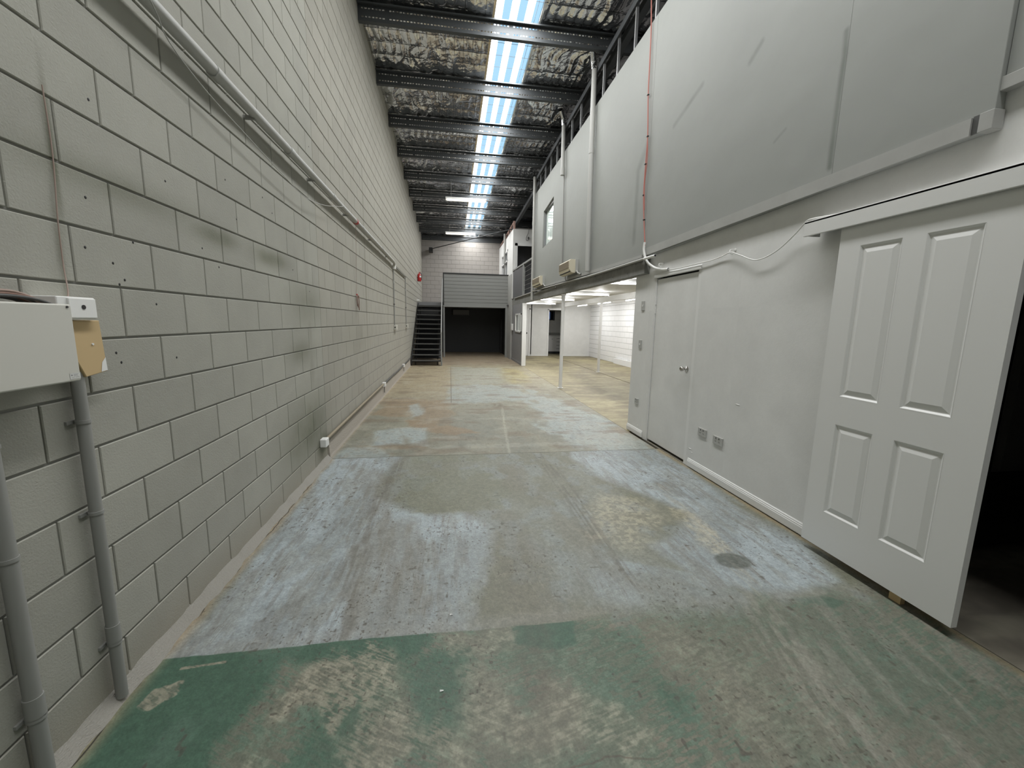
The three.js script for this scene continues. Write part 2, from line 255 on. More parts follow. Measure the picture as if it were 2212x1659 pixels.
// smudges on the upper partition sheets: z 1.4 .. 12.4, y 2.2 .. 5.2
const SMUDGE = [[[[2.53, 3.34], [2.52, 3.2], [2.525, 3.08], [2.53, 2.77], [2.53, 2.54]], 0.016, 0.5], [[[3.3, 3.74], [3.42, 3.66]], 0.02, 0.3], [[[4.1, 3.84], [4.6, 3.68]], 0.022, 0.3], [[[5.45, 3.5], [5.46, 2.6]], 0.04, 0.3], [[[5.2, 3.74], [5.45, 3.5]], 0.05, 0.25], [[[2.95, 2.95], [3.05, 2.9]], 0.01, 0.2]];
const panelTex = dataTex(2048, 512, (u, v, o) => {
  const x = 1.4 + u * 11, y = 2.2 + v * 3, n = fbm(x * 0.8, y * 0.9, 4), n2 = fbm(x * 10, y * 7, 3); let s = 0;
  for (const [L, w, k] of SMUDGE) s = Math.max(s, k * sstep(w * 2.2, 0, line(L, x, y)) * (0.6 + 0.6 * n2));
  o[0] = 226; o[1] = 228; o[2] = 224; mul3(o, 0.96 + 0.08 * (n - 0.5)); mix3(o, [120, 128, 118], s);
}, true, THREE.ClampToEdgeWrapping);
const timberTex = dataTex(512, 256, (u, v, o) => { const n = fbm(u * 40, v * 5, 4), k = fbm(u * 8, v * 14 + 5, 3); o[0] = 142; o[1] = 142; o[2] = 138; mul3(o, 0.85 + 0.22 * n + 0.12 * k); });
const plasterTex = dataTex(512, 512, (u, v, o) => { const n = vn(u * 8, v * 8) * 0.5 + vn(u * 16, v * 16) * 0.3 + vn(u * 64, v * 64) * 0.2; o[0] = o[1] = o[2] = 236 + 14 * (n - 0.5); });

// ---------------------------------------------------------------- materials
const std = (p) => new THREE.MeshStandardMaterial(p);
const C = (r, g, b) => new THREE.Color().setRGB(r, g, b);
const M = {
  floorNear: std({ map: tex(floorNear, 1 / 3.9, 1 / 4.5, 1.4 / 3.9, 1), color: C(1.14, 1.14, 1.14), roughness: 0.55, bumpMap: tex(bumpTex, 1.6, 1.6), bumpScale: 0.0012 }),
  floorFar: std({ map: tex(floorFar, 1 / 3.9, -1 / 16.2, 1.4 / 3.9, 20.7 / 16.2), color: C(1, 1, 1), roughness: 0.55, bumpMap: tex(bumpTex, 1.6, 1.6), bumpScale: 0.0012 }),
  floorRoom: std({ map: tex(floorRoom, 1 / 8, 1 / 8), roughness: 0.55, bumpMap: tex(bumpTex, 1.6, 1.6), bumpScale: 0.0012 }),
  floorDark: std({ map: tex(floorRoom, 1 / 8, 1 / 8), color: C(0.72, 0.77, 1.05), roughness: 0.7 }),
  under: std({ color: C(0.03, 0.028, 0.025), roughness: 1 }),
  mortar: std({ color: C(0.24, 0.24, 0.22), roughness: 1 }),
  fillet: std({ color: C(0.31, 0.297, 0.265), roughness: 1, bumpMap: tex(bumpTex, 2, 2), bumpScale: 0.003 }),
  hob: std({ color: C(0.42, 0.385, 0.335), roughness: 0.95, bumpMap: tex(bumpTex, 2, 2), bumpScale: 0.006 }),
  white: std({ map: tex(plasterTex, 0.6, 0.6), color: C(0.82, 0.82, 0.8), roughness: 0.62, bumpMap: tex(bumpTex, 2, 2), bumpScale: 0.0003 }),
  whiteBlock: std({ color: C(0.82, 0.82, 0.82), roughness: 0.75, bumpMap: tex(bumpTex, 2, 2), bumpScale: 0.001 }),
  gloss: std({ color: C(0.73, 0.73, 0.715), roughness: 0.38 }),
  panel: std({ map: tex(panelTex, 1 / 11, 1 / 3, -1.4 / 11, -2.2 / 3), color: C(0.42, 0.426, 0.418), roughness: 0.6, bumpMap: tex(bumpTex, 0.06, 0.06), bumpScale: 0.004 }),
  lip: std({ map: tex(plasterTex, 1, 1), color: C(0.43, 0.43, 0.41), roughness: 0.7 }),
  grey: std({ map: tex(timberTex, 0.6, 2), color: C(0.68, 0.68, 0.67), roughness: 0.75 }),
  greyWall: std({ map: tex(plasterTex, 0.6, 0.6), color: C(0.27, 0.27, 0.275), roughness: 0.7 }),
  board: std({ color: C(0.25, 0.255, 0.245), roughness: 0.65 }),
  infill: std({ color: C(0.1, 0.1, 0.105), roughness: 0.6 }),
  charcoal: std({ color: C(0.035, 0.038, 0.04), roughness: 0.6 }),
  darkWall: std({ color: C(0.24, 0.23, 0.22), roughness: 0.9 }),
  black: std({ color: C(0.012, 0.012, 0.013), roughness: 0.55 }),
  steel: std({ color: C(0.03, 0.032, 0.033), roughness: 0.5, metalness: 0.3 }),
  treadTop: std({ color: C(0.2, 0.195, 0.18), roughness: 0.6 }),
  galv: std({ color: C(0.085, 0.092, 0.098), roughness: 0.55, metalness: 0.4, bumpMap: tex(bumpTex, 1, 1), bumpScale: 0.001 }),
  stud: std({ color: C(0.62, 0.63, 0.64), roughness: 0.32, metalness: 0.85 }),
  foil: std({ color: C(0.74, 0.75, 0.76), roughness: 0.17, metalness: 1, bumpMap: tex(bumpTex, 0.35, 0.35), bumpScale: 0.005 }),
  wire: std({ color: C(0.05, 0.05, 0.05), roughness: 0.5, metalness: 0.6 }),
  roof: std({ color: C(0.3, 0.3, 0.3), roughness: 0.8 }),
  paneWhite: new THREE.MeshPhysicalMaterial({ color: C(0.92, 0.95, 0.98), transmission: 1, roughness: 0.05, thickness: 0, specularIntensity: 0.3 }),
  paneBlue: new THREE.MeshPhysicalMaterial({ color: C(0.13, 0.2, 0.25), transmission: 1, roughness: 0.05, thickness: 0, specularIntensity: 0.3 }),
  paneGlass: new THREE.MeshPhysicalMaterial({ color: C(0.95, 0.97, 0.96), transmission: 1, roughness: 0.05, thickness: 0, specularIntensity: 0.4 }),
  paneClear: new THREE.MeshPhysicalMaterial({ color: C(0.5, 0.55, 0.62), transmission: 1, roughness: 0.05, thickness: 0 }),
  gold: std({ color: C(0.72, 0.58, 0.36), roughness: 0.5 }),
  pvc: std({ color: C(0.42, 0.42, 0.4), roughness: 0.5 }),
  pvcGrey: std({ color: C(0.27, 0.27, 0.255), roughness: 0.55 }),
  pvcDark: std({ color: C(0.09, 0.09, 0.088), roughness: 0.6 }),
  pvcWhite: std({ color: C(0.78, 0.78, 0.76), roughness: 0.45 }),
  socket: std({ color: C(0.42, 0.42, 0.4), roughness: 0.5 }),
  oldPipe: std({ color: C(0.27, 0.23, 0.16), roughness: 0.6 }),
  ivory: std({ color: C(0.63, 0.58, 0.45), roughness: 0.5 }),
  grille: std({ color: C(0.36, 0.31, 0.24), roughness: 0.6 }),
  boxLid: std({ color: C(0.58, 0.57, 0.52), roughness: 0.45 }),
  boxGrey: std({ color: C(0.52, 0.51, 0.46), roughness: 0.5 }),
  tan: std({ color: C(0.56, 0.41, 0.22), roughness: 0.8 }),
  red: std({ color: C(0.42, 0.02, 0.02), roughness: 0.35 }),
  redCable: std({ color: C(0.42, 0.15, 0.12), roughness: 0.6 }),
  brownCable: std({ color: C(0.2, 0.11, 0.08), roughness: 0.6 }),
  pinkWire: std({ color: C(0.36, 0.27, 0.23), roughness: 0.7 }),
  pinkTimber: std({ color: C(0.5, 0.33, 0.28), roughness: 0.8 }),
  chrome: std({ color: C(0.55, 0.53, 0.5), roughness: 0.22, metalness: 1 }),
  lampCold: std({ color: C(0.9, 0.9, 0.9), emissive: C(1, 1, 1), emissiveIntensity: 1.6 }),
  lampWarm: std({ color: C(0.9, 0.9, 0.85), emissive: C(1, 0.93, 0.76), emissiveIntensity: 1.25 }),
  blind: std({ color: C(0.72, 0.77, 0.76), roughness: 0.8 }),
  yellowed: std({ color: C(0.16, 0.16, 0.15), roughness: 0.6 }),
};
const tone = (s) => { const m = std({ map: tex(wallTex, 1 / 21, 1 / 6), color: C(0.465 * s, 0.463 * s, 0.445 * s), roughness: 0.82, bumpMap: tex(bumpTex, 3.2, 3.2), bumpScale: 0.0009 }); return m; };
M.blockBack = std({ color: C(0.37, 0.345, 0.32), roughness: 0.85, bumpMap: tex(bumpTex, 3.2, 3.2), bumpScale: 0.0009 });
M.block = [0.95, 0.98, 1, 1.02, 1.045].map(tone);

// ---------------------------------------------------------------- the floor
{
  const f = struct('floor');
  part('slab', box(-1.5, 2.517, -0.15, 0, -4.497, 3.6), M.floorNear, f);
  part('slab', box(-1.5, 2.478, -0.15, 0, -20.7, -4.503), M.floorFar, f);
  part('slab', box(2.483, 4.54, -0.15, 0, -21, -5.3), M.floorRoom, f);
  part('slab', box(4.565, 6.5, -0.15, 0, -21, -5.3), M.floorRoom, f);
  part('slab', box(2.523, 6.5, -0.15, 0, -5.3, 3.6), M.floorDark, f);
  part('base', box(-1.5, 6.5, -0.2, -0.1, -21, 3.6), M.under, f);
}
// ---------------------------------------------------------------- block walls
const placeL = (u, v, t) => [-1.317 + t, v, -u], placeB = (u, v, t) => [u, v, -20.707 + t], placeR = (u, v, t) => [6.307 - t, v, u];
{
  const w = struct('wall_left');
  part('mortar', box(-1.55, -1.317, -0.1, 6.4, -20.9, 3.6), M.mortar, w);
  const all = [], q = V(0, 0, 0);
  for (let r = 0; r < 31; r++) {
    const y0 = 0.008 + 0.2 * r, off = r % 2 ? 1.9044 : 2.1044;
    for (let k = -14; k < 48; k++) {
      let a = off - 0.4 + 0.4 * k + 0.0035, b = off + 0.4 * k - 0.0035; if (b < -3.6 || a > 20.7) continue;
      const cut = 4.5; let pieces = [[a, b]];
      if (a < cut - 0.02 && b > cut + 0.02) pieces = [[a, cut - 0.004], [cut + 0.004, b]];
      for (const [p0, p1] of pieces) {
        const g = block(p0, Math.min(p1, 20.7), y0 + 0.0045, y0 + 0.1955, 0.007, 0.0028, placeL), m = M.block[Math.floor(rnd() * 5)];
        const zc = -(p0 + p1) / 2, yc = y0 + 0.1; q.set(-1.31, yc, zc).project(camera);
        const d = Math.hypot(1.31, yc - 1.5, zc), seen = zc < -0.75 && Math.abs(q.x) < 1.1 && Math.abs(q.y) < 1.1;
        all.push({ g, m, size: seen ? (p1 - p0) / (d * d * d) : 0 });
      }
    }
  }
  all.sort((a, b) => b.size - a.size);
  for (const a of all.slice(0, 300)) part('block', a.g, a.m, w);
  const rest = part('blockwork', all.slice(300).map((a) => a.g), M.block[2], w); rest.userData.kind = 'stuff';
  // mortar fillet along the foot, hob behind the joint
  const fil = new THREE.BufferGeometry(), P = [], U = [], N = 150, at = (i, j) => { const z = 1 - i * (5.5 / N), s = fbm(i * 0.45, 7, 3) - 0.5; return [[-1.316, 0.055 + 0.022 * s, z], [-1.29 + 0.008 * s, 0.026 + 0.016 * s, z], [-1.262 + 0.03 * s, -0.002, z]][j]; };
  for (let i = 0; i < N; i++) for (let j = 0; j < 2; j++) for (const q4 of [at(i, j), at(i, j + 1), at(i + 1, j + 1), at(i, j), at(i + 1, j + 1), at(i + 1, j)]) { P.push(...q4); U.push(-q4[2], q4[1] * 3); }
  fil.setAttribute('position', new THREE.Float32BufferAttribute(P, 3)); fil.setAttribute('uv', new THREE.Float32BufferAttribute(U, 2));
  const fm = mergeVertices(fil); fm.computeVertexNormals(); part('mortar_fillet', fm, M.fillet, struct('trim_1'));
  const hs = new THREE.Shape([[-1.318, -0.01], [-1.282, -0.01], [-1.292, 0.03], [-1.3, 0.19], [-1.318, 0.195]].map((p) => new THREE.Vector2(...p)));
  part('hob', metreUV(new THREE.ExtrudeGeometry(hs, { depth: 9.3, bevelEnabled: false }).translate(0, 0, -13.82)), M.hob, struct('trim_2'));
  // drilled holes and old plugs
  const holes = []; for (const [z, y] of [[1.79, 1.92], [2.0, 1.8], [1.86, 2.28], [1.93, 1.64], [2.25, 2.12], [2.5, 1.86], [2.65, 1.78], [2.8, 2.3], [2.9, 2.1], [3.3, 2.34], [3.45, 2.27], [2.1, 1.55], [1.88, 1.7], [1.9, 1.62], [1.84, 1.35], [1.86, 1.31], [2.2, 1.3], [3.8, 1.9], [4.2, 1.75], [1.76, 1.74], [4.4, 3.1], [5.2, 2.6]]) holes.push(new THREE.SphereGeometry(0.0055, 8, 6).scale(0.3, 1, 1).translate(-1.3098, y, -z));
  part('plug_hole', holes, M.black, w).userData.kind = 'stuff';
}
{
  const w = struct('wall_back');
  part('mortar', [box(-1.55, 2.6, -0.1, 6, -20.95, -20.707), box(2.6, 4.86, -0.1, 6, -20.95, -20.707), box(5.12, 6.6, -0.1, 6, -20.95, -20.707), box(4.86, 5.12, -0.1, 1.63, -20.95, -20.707), box(4.86, 5.12, 2.04, 6, -20.95, -20.707)], M.mortar, w);
  for (let r = 11; r < 28; r++) for (let k = 0; k < 10; k++) { const a = -1.31 + 0.4 * k - (r % 2 ? 0.2 : 0), b = a + 0.4; part('block', block(Math.max(a, -1.31) + 0.004, b - 0.004, 0.2 * r + 0.012, 0.2 * r + 0.204, 0.007, 0.003, placeB), M.blockBack, w); }
}
{
  const w = struct('wall_right_room');
  part('mortar', box(6.307, 6.6, -0.1, 6.2, -21, 3.6), M.mortar, w);
  for (let r = 0; r < 12; r++) for (let k = 0; k < 23; k++) { const a = -18.05 + 0.4 * k - (r % 2 ? 0.2 : 0), b = a + 0.4; part('block', block(Math.max(a, -18.05) + 0.004, b - 0.004, 0.2 * r + 0.005, 0.2 * r + 0.196, 0.007, 0.003, placeR), M.whiteBlock, w); }
  part('hob', box(6.2, 6.3, 0, 0.2, -14.9, -8.9), M.whiteBlock, w);
}
{
  const w = struct('wall_rear');                             // behind the camera: the closed front of the unit
  part('render_coat', box(-1.55, 6.6, -0.1, 6.5, 3.6, 3.8), M.lip, w);
}
// ---------------------------------------------------------------- roof: deck, foil, mesh, skylights, purlins
{
  const w = struct('ceiling');
  part('roof_deck', [slope(-1.6, SKY0 - 0.005, 3.8, -21, roofY(3.8) + 0.05, roofY(3.8) + 0.1, roofY(-21) + 0.05, roofY(-21) + 0.1), slope(SKY1 + 0.005, 6.6, 3.8, -21, roofY(3.8) + 0.05, roofY(3.8) + 0.1, roofY(-21) + 0.05, roofY(-21) + 0.1)], M.roof, w);
  const blanket = (x0, x1, k, step) => {
    const z0 = PZ(k) + 0.0, z1 = PZ(k + 1), nx = Math.round((x1 - x0) / step), nz = Math.round((z0 - z1) / step), pos = [], uv = [], idx = [];
    for (let j = 0; j <= nz; j++) for (let i = 0; i <= nx; i++) {
      const x = x0 + (x1 - x0) * i / nx, s = j / nz, z = z0 + (z1 - z0) * s;
      const cell = Math.abs(Math.sin((x + 0.02 * Math.sin(z * 9)) * Math.PI / 0.15)) * Math.abs(Math.sin(z * Math.PI / 0.3));
      const zone = sstep(0.35, 0.65, fbm(x * 1.1 + k * 5, z * 0.7, 2)), rid = 1 - Math.abs(2 * fbm(x * 9 + 3 * vn(x * 3, z * 3), z * 4.5, 3) - 1), rid2 = 1 - Math.abs(2 * fbm(x * 20 + 7, z * 16 + 2 * vn(x * 6, z * 6), 2) - 1);
      const q1 = vn(x * 5 + 40, z * 3), fold = 1 - Math.abs(2 * vn(x * 7.5 + 1.6 * q1, z * 1.6 + k) - 1);
      let y = roofY(z) + 0.034 - 0.022 * Math.sqrt(cell) * (1 - 0.7 * zone) - 0.034 * zone * fold * fold - 0.008 * (0.3 + zone) * rid2 - 0.01 * rid + 0.02 * fbm(x * 2, z * 2, 2);
      y = lerp(roofY(z) + 0.012, y, sstep(0, 0.08, s) * sstep(1, 0.92, s));
      pos.push(x, y, z); uv.push(x, -z);
    }
    for (let j = 0; j < nz; j++) for (let i = 0; i < nx; i++) { const a = j * (nx + 1) + i, b = a + 1, c = a + nx + 1, d = c + 1; idx.push(a, b, c, b, d, c); }
    const g = new THREE.BufferGeometry(); g.setAttribute('position', new THREE.Float32BufferAttribute(pos, 3)); g.setAttribute('uv', new THREE.Float32BufferAttribute(uv, 2)); g.setIndex(idx); g.computeVertexNormals();
    part('foil_blanket', g, M.foil, w);
  };
  for (let k = -7; k < 9; k++) { const st = k >= -2 ? (k < 3 ? 0.018 : 0.028) : 0.12; blanket(-1.32, SKY0 - 0.008, k, st); blanket(SKY1 + 0.008, k >= -2 ? 3.1 : 6.4, k, st); if (k >= -2) blanket(3.1, 6.4, k, 0.1); }
  const wires = [], sl = (x, k) => slope(x - 0.002, x + 0.002, PZ(k), PZ(k + 1), roofY(PZ(k)) + 0.004, roofY(PZ(k)) + 0.007, roofY(PZ(k + 1)) + 0.004, roofY(PZ(k + 1)) + 0.007);
  for (let k = -2; k < 9; k++) {
    for (let x = -1.25; x < 2.7; x += 0.15) if (!(x > SKY0 && x < 1.27)) wires.push(sl(x, k));
    for (let j = 1; j < 5; j++) { const z = PZ(k) - 0.304 * j + 0.15, y = roofY(z) + 0.004; wires.push(box(-1.31, 2.7, y - 0.002, y + 0.002, z - 0.002, z + 0.002)); }
  }
  part('roof_infill', slope(SKY0 - 0.02, SKY1 + 0.02, 3.8, PZ(-6) + 0.02, roofY(3.8) + 0.03, roofY(3.8) + 0.1, roofY(PZ(-6)) + 0.03, roofY(PZ(-6)) + 0.1), M.roof, w);
  part('safety_mesh', wires, M.wire, w).userData.kind = 'stuff';
}
for (let k = -6; k < 9; k++) {                                // one skylight bay between two purlins
  const w = struct('window_' + (k + 7)), z0 = PZ(k), z1 = PZ(k + 1), y0 = roofY(z0) + 0.045, y1 = roofY(z1) + 0.045, n = 6, s = (SKY1 - SKY0 - 0.05) / n;
  for (let i = 0; i < n; i++) {
    const a = SKY0 + 0.03 + s * i, lift = i % 2 ? 0 : 0.022, g = new THREE.PlaneGeometry(s, Math.hypot(z0 - z1, y0 - y1)).rotateX(Math.PI / 2 - Math.atan2(y0 - y1, z0 - z1)).translate(a + s / 2, (y0 + y1) / 2 + lift, (z0 + z1) / 2);
    part('pane', g, i % 2 ? M.paneBlue : M.paneWhite, w);
  }
  const rib = []; for (let i = 1; i < n; i++) { const a = SKY0 + 0.03 + s * i; rib.push(slope(a - 0.0008, a + 0.0008, z0, z1, y0, y0 + 0.022, y1, y1 + 0.022)); }
  part('rib_side', rib, M.paneWhite, w);
  part('flashing', [slope(SKY0 - 0.012, SKY0 + 0.03, z0, z1, y0 - 0.025, y0 + 0.03, y1 - 0.025, y1 + 0.03)], M.gold, w);
  part('flashing', [slope(SKY1 - 0.02, SKY1 + 0.012, z0, z1, y0 - 0.025, y0 + 0.03, y1 - 0.025, y1 + 0.03)], M.pvcWhite, w);
}
{
  const s = new THREE.Shape([[-1.315, 0], [6.3, 0], [6.3, 0.215], [-1.315, 0.215]].map((p) => new THREE.Vector2(...p)));
  for (const y of [0.048, 0.158]) for (let i = 0; i < 76; i++) {
    const x = -1.26 + i * 0.05; if (i === 7 || i === 44) continue;
    s.holes.push(new THREE.Path([[x, y], [x, y + 0.019], [x + 0.032, y + 0.019], [x + 0.032, y]].map((p) => new THREE.Vector2(...p))));
  }
  const web = metreUV(new THREE.ExtrudeGeometry(s, { depth: 0.003, bevelEnabled: false }));
  const fl = [metreUV(new THREE.BoxGeometry(7.615, 0.003, 0.07).translate(2.4925, 0.0015, -0.034)), metreUV(new THREE.BoxGeometry(7.615, 0.003, 0.07).translate(2.4925, 0.2135, 0.035)), metreUV(new THREE.BoxGeometry(7.615, 0.02, 0.003).translate(2.4925, 0.011, -0.068)), metreUV(new THREE.BoxGeometry(7.615, 0.02, 0.003).translate(2.4925, 0.203, 0.069))];
  const flg = mergeGeometries(fl.map(fix));
  const ord = ['nearest', 'second', 'third', 'fourth', 'fifth', 'sixth', 'seventh', 'eighth', 'ninth', 'farthest'];
  for (let k = 0; k < 10; k++) {
    const t = thing('roof_purlin', `perforated steel roof purlin crossing the skylights, ${ord[k]} from the camera`, 'purlin', 'steel purlins under the roof', [0, roofY(PZ(k)) - 0.222, PZ(k)]);
    part('web', web, M.galv, t); part('flange', flg, M.galv, t);
  }
  single('roof_beam', slope(2.56, 2.66, -4.6, -20.69, 5.7, 5.81, 5.15, 5.26), M.galv, 'long steel rail running to the back under the purlins above the grey partition', 'beam');
}
// ---------------------------------------------------------------- upper partition on the right
{
  const w = struct('wall_right_upper'), X = 2.468, T = 0.045;
  const bot = (d) => d < 5.1 ? lerp(2.42, 2.395, clamp((d - 1.69) / 3.4, 0, 1)) : lerp(2.347, 2.449, (d - 5.1) / 7.2);
  const sheet = (d0, d1, x, hole) => {
    const s = new THREE.Shape([[d0, bot(d0 + 1e-3)], [d1, bot(d1 - 1e-3)], [d1, 5.147], [d0, 5.147]].map((p) => new THREE.Vector2(...p)));
    if (hole) s.holes.push(new THREE.Path(hole.map((p) => new THREE.Vector2(...p))));
    part('wall_sheet', metreUV(new THREE.ExtrudeGeometry(s, { depth: T, bevelEnabled: true, bevelThickness: 0.002, bevelSize: 0.002, bevelSegments: 1 }).rotateY(Math.PI / 2).translate(x, 0, 0)), M.panel, w);
  };
  sheet(1.69, 2.502, X, null); sheet(2.508, 5.15, X + 0.002, null); sheet(5.155, 7.26, X, null); sheet(7.265, 9.18, X + 0.002, null); sheet(9.185, 12.26, X, [[10.08, 3.51], [11.17, 3.46], [11.12, 4.39], [10.06, 4.48]]);
  part('return_panel', box(X, 4.6, 2.45, 5.147, -12.31, -12.265), M.panel, w);
  // the next partition nearer the camera
  part('wall_sheet', box(2.49, 2.535, 2.63, 5.9, -1.685, 3.6), M.panel, w);
  part('bottom_plate', rbox(2.475, 2.54, 2.575, 2.635, -1.7, 3.6, 0.003), M.lip, w);
  part('corner_batten', rbox(2.475, 2.53, 2.635, 5.9, -1.72, -1.69, 0.003), M.lip, w);
  // trim boards along the foot of the sheets, with a dark notch where the near one stops
  part('trim_board', slope(2.453, 2.47, -1.765, -5.13, 2.415, 2.495, 2.36, 2.45), M.lip, w);
  part('notch', box(2.462, 2.468, 2.42, 2.5, -1.763, -1.735), M.pvcDark, w);
  part('trim_board', rbox(2.453, 2.515, 2.415, 2.5, -1.735, -1.68, 0.003), M.lip, w);
  part('trim_board', slope(2.453, 2.47, -5.16, -12.26, 2.33, 2.385, 2.447, 2.487), M.lip, w);
  part('void_floor', [box(2.52, 6.3, 5.06, 5.11, -12.3, -1.6), box(2.5, 6.3, 5.02, 5.07, -20.7, -16.25)], M.darkWall, w);
}
{
  const w = struct('window_16');                              // internal window in the partition
  part('reveal', [box(2.5, 2.6, 4.39, 4.5, -11.2, -10.04), box(2.5, 2.6, 3.44, 4.5, -11.22, -11.12), box(2.5, 2.6, 3.4, 3.5, -11.2, -10.04)], M.greyWall, w);
  part('blind', box(2.552, 2.56, 3.44, 4.49, -11.2, -10.04), M.blind, w);
  const fold = []; for (let i = 0; i < 4; i++) fold.push(box(2.546, 2.552, 3.52, lerp(3.7, 4.4, rnd()), -11.02 + i * 0.24, -10.9 + i * 0.24));
  part('taped_sheet', fold, std({ color: C(0.9, 0.92, 0.91), roughness: 0.8 }), w).userData.kind = 'stuff';
  part('pane', box(2.535, 2.538, 3.47, 4.46, -11.15, -10.06), M.paneGlass, w);
}
{
  const t = thing('stud_frame', 'row of bare galvanised steel studs under a top rail, above the grey partition', 'stud frame');
  const yb = (d) => 5.67 - 0.03 * (d - 6);
  part('top_plate', [slope(2.45, 2.462, -4.4, -12.3, yb(4.4), yb(4.4) + 0.09, yb(12.3), yb(12.3) + 0.09), slope(2.45, 2.54, -4.4, -12.3, yb(4.4) + 0.088, yb(4.4) + 0.094, yb(12.3) + 0.088, yb(12.3) + 0.094)], M.galv, t);
  for (let i = 0; i < 14; i++) { const d = 4.64 + i * 0.587; part('stud', [box(2.475, 2.51, 5.16, yb(d) + 0.085, -d - 0.002, -d), box(2.475, 2.478, 5.16, yb(d) + 0.085, -d - 0.036, -d), box(2.507, 2.51, 5.16, yb(d) + 0.085, -d - 0.036, -d)], M.stud, t); }
}
// ---------------------------------------------------------------- lower right wall, doors
{
  const w = struct('wall_right_lower'), a = 2.52, b = 2.62;
  part('wall_board', [box(a, b, 0, 2.66, -5.42, -4.865), box(a, b, 2.075, 2.66, -4.865, -3.93), box(a, b, 0, 2.66, -3.93, -1.7), box(a, b, 2.12, 2.66, -1.7, -0.7), box(a, b, 0, 2.66, -0.7, 3.6)], M.white, w);
  const scar = []; for (const [z, y, s] of [[3.22, 0.81, 0.03], [3.87, 0.2, 0.03], [3.83, 0.17, 0.02], [5.1, 0.14, 0.02], [3.1, 2.26, 0.03], [4.2, 2.3, 0.02]]) scar.push(new THREE.SphereGeometry(s, 10, 6).scale(0.12, 0.16, 1).translate(a, y, -z));
  part('paint_blister', scar, M.gloss, w).userData.kind = 'stuff';
}
const skirt = (z0, z1) => { const s = new THREE.Shape([[0, 0], [-0.016, 0], [-0.016, 0.052], [-0.013, 0.058], [-0.013, 0.066], [-0.009, 0.07], [-0.009, 0.078], [-0.004, 0.084], [0, 0.084]].map((p) => new THREE.Vector2(...p))); return metreUV(new THREE.ExtrudeGeometry(s, { depth: Math.abs(z1 - z0), bevelEnabled: false }).translate(2.52, 0.012, Math.min(z0, z1))); };
{ const w = struct('baseboard_right'); part('skirting', skirt(-3.885, -1.7), M.gloss, w); part('skirting', skirt(-5.42, -4.955), M.gloss, w); }
{
  const w = struct('door_1');
  part('door_leaf', rbox(2.535, 2.57, 0.03, 2.045, -4.845, -3.985, 0.003), M.white, w, 'flat white door leaf');
  part('jamb', [box(2.523, 2.6, 0, 2.075, -3.98, -3.93), box(2.523, 2.6, 0, 2.075, -4.868, -4.85)], M.gloss, w);
  part('stop_gap', box(2.57, 2.62, 0, 2.06, -4.86, -3.94), M.black, w);
  const prof = new THREE.Shape([[0, 0], [-0.014, 0], [-0.017, 0.008], [-0.017, 0.03], [-0.011, 0.036], [-0.011, 0.044], [-0.006, 0.05], [0, 0.05]].map((p) => new THREE.Vector2(...p)));
  part('architrave', metreUV(new THREE.ExtrudeGeometry(prof, { depth: 0.97, bevelEnabled: false }).translate(2.522, 2.06, -4.895)), M.gloss, w);
  const k = part('door_knob', [new THREE.LatheGeometry([[0, 0], [0.031, 0], [0.031, 0.006], [0.014, 0.012], [0.011, 0.034], [0.023, 0.046], [0.027, 0.056], [0.026, 0.07], [0.018, 0.076], [0, 0.077]].map((p) => new THREE.Vector2(...p)), 24).rotateZ(Math.PI / 2).translate(2.535, 1.03, -4.075)], M.chrome, w, 'round chrome door knob');
  part('keyhole', new THREE.CylinderGeometry(0.006, 0.006, 0.002, 12).rotateZ(Math.PI / 2).translate(-0.078 + 2.535, 1.03, -4.075), M.black, k);
  part('hinge', [rbox(2.522, 2.535, 1.74, 1.83, -4.856, -4.842, 0.003), rbox(2.522, 2.535, 1.63, 1.7, -4.856, -4.842, 0.003)], M.gloss, w);
}
{
  const w = struct('door_2'), X = 2.41, z0 = -2.325, z1 = -1.455, yb = 0.06, yt = 2.115;   // sliding leaf in front of the opening
  const P = [[-2.19, -1.955, 1.075, 1.985], [-1.84, -1.605, 1.075, 1.985], [-2.19, -1.955, 0.31, 0.895], [-1.84, -1.605, 0.31, 0.895]];
  const s = new THREE.Shape([[-z1, yb], [-z0, yb], [-z0, yt], [-z1, yt]].map((p) => new THREE.Vector2(...p)));
  for (const [a, b, c, d] of P) s.holes.push(new THREE.Path([[-b, c], [-b, d], [-a, d], [-a, c]].map((p) => new THREE.Vector2(...p))));
  part('stile_frame', metreUV(new THREE.ExtrudeGeometry(s, { depth: 0.012, bevelEnabled: false }).rotateY(Math.PI / 2).translate(X, 0, 0)), M.gloss, w);
  part('core', box(X + 0.012, X + 0.036, yb, yt, z0, z1), M.gloss, w);
  for (const [a, b, c, d] of P) {
    const R = (i, x) => [[x, c + i, b - i], [x, c + i, a + i], [x, d - i, a + i], [x, d - i, b - i]], rings = [R(0, X - 0.0005), R(0.003, X + 0.0005), R(0.012, X + 0.009), R(0.017, X + 0.0095), R(0.046, X + 0.001)], pos = [];
    const quad = (p, q, r, t) => { for (const k of [p, q, r, p, r, t]) pos.push(...k); };
    for (let k = 0; k < 4; k++) for (let i = 0; i < 4; i++) { const j = (i + 1) % 4; quad(rings[k][i], rings[k][j], rings[k + 1][j], rings[k + 1][i]); }
    quad(...rings[4]);
    const g = new THREE.BufferGeometry(); g.setAttribute('position', new THREE.Float32BufferAttribute(pos, 3)); g.computeVertexNormals(); part('raised_panel', g, M.gloss, w);
  }
  part('floor_guide', box(2.44, 2.47, 0.0, 0.065, -1.76, -1.7), M.tan, w);
  part('hanger', [box(2.425, 2.435, 2.1, 2.17, -2.25, -2.18), box(2.425, 2.435, 2.1, 2.17, -1.6, -1.53)], M.stud, w);
}
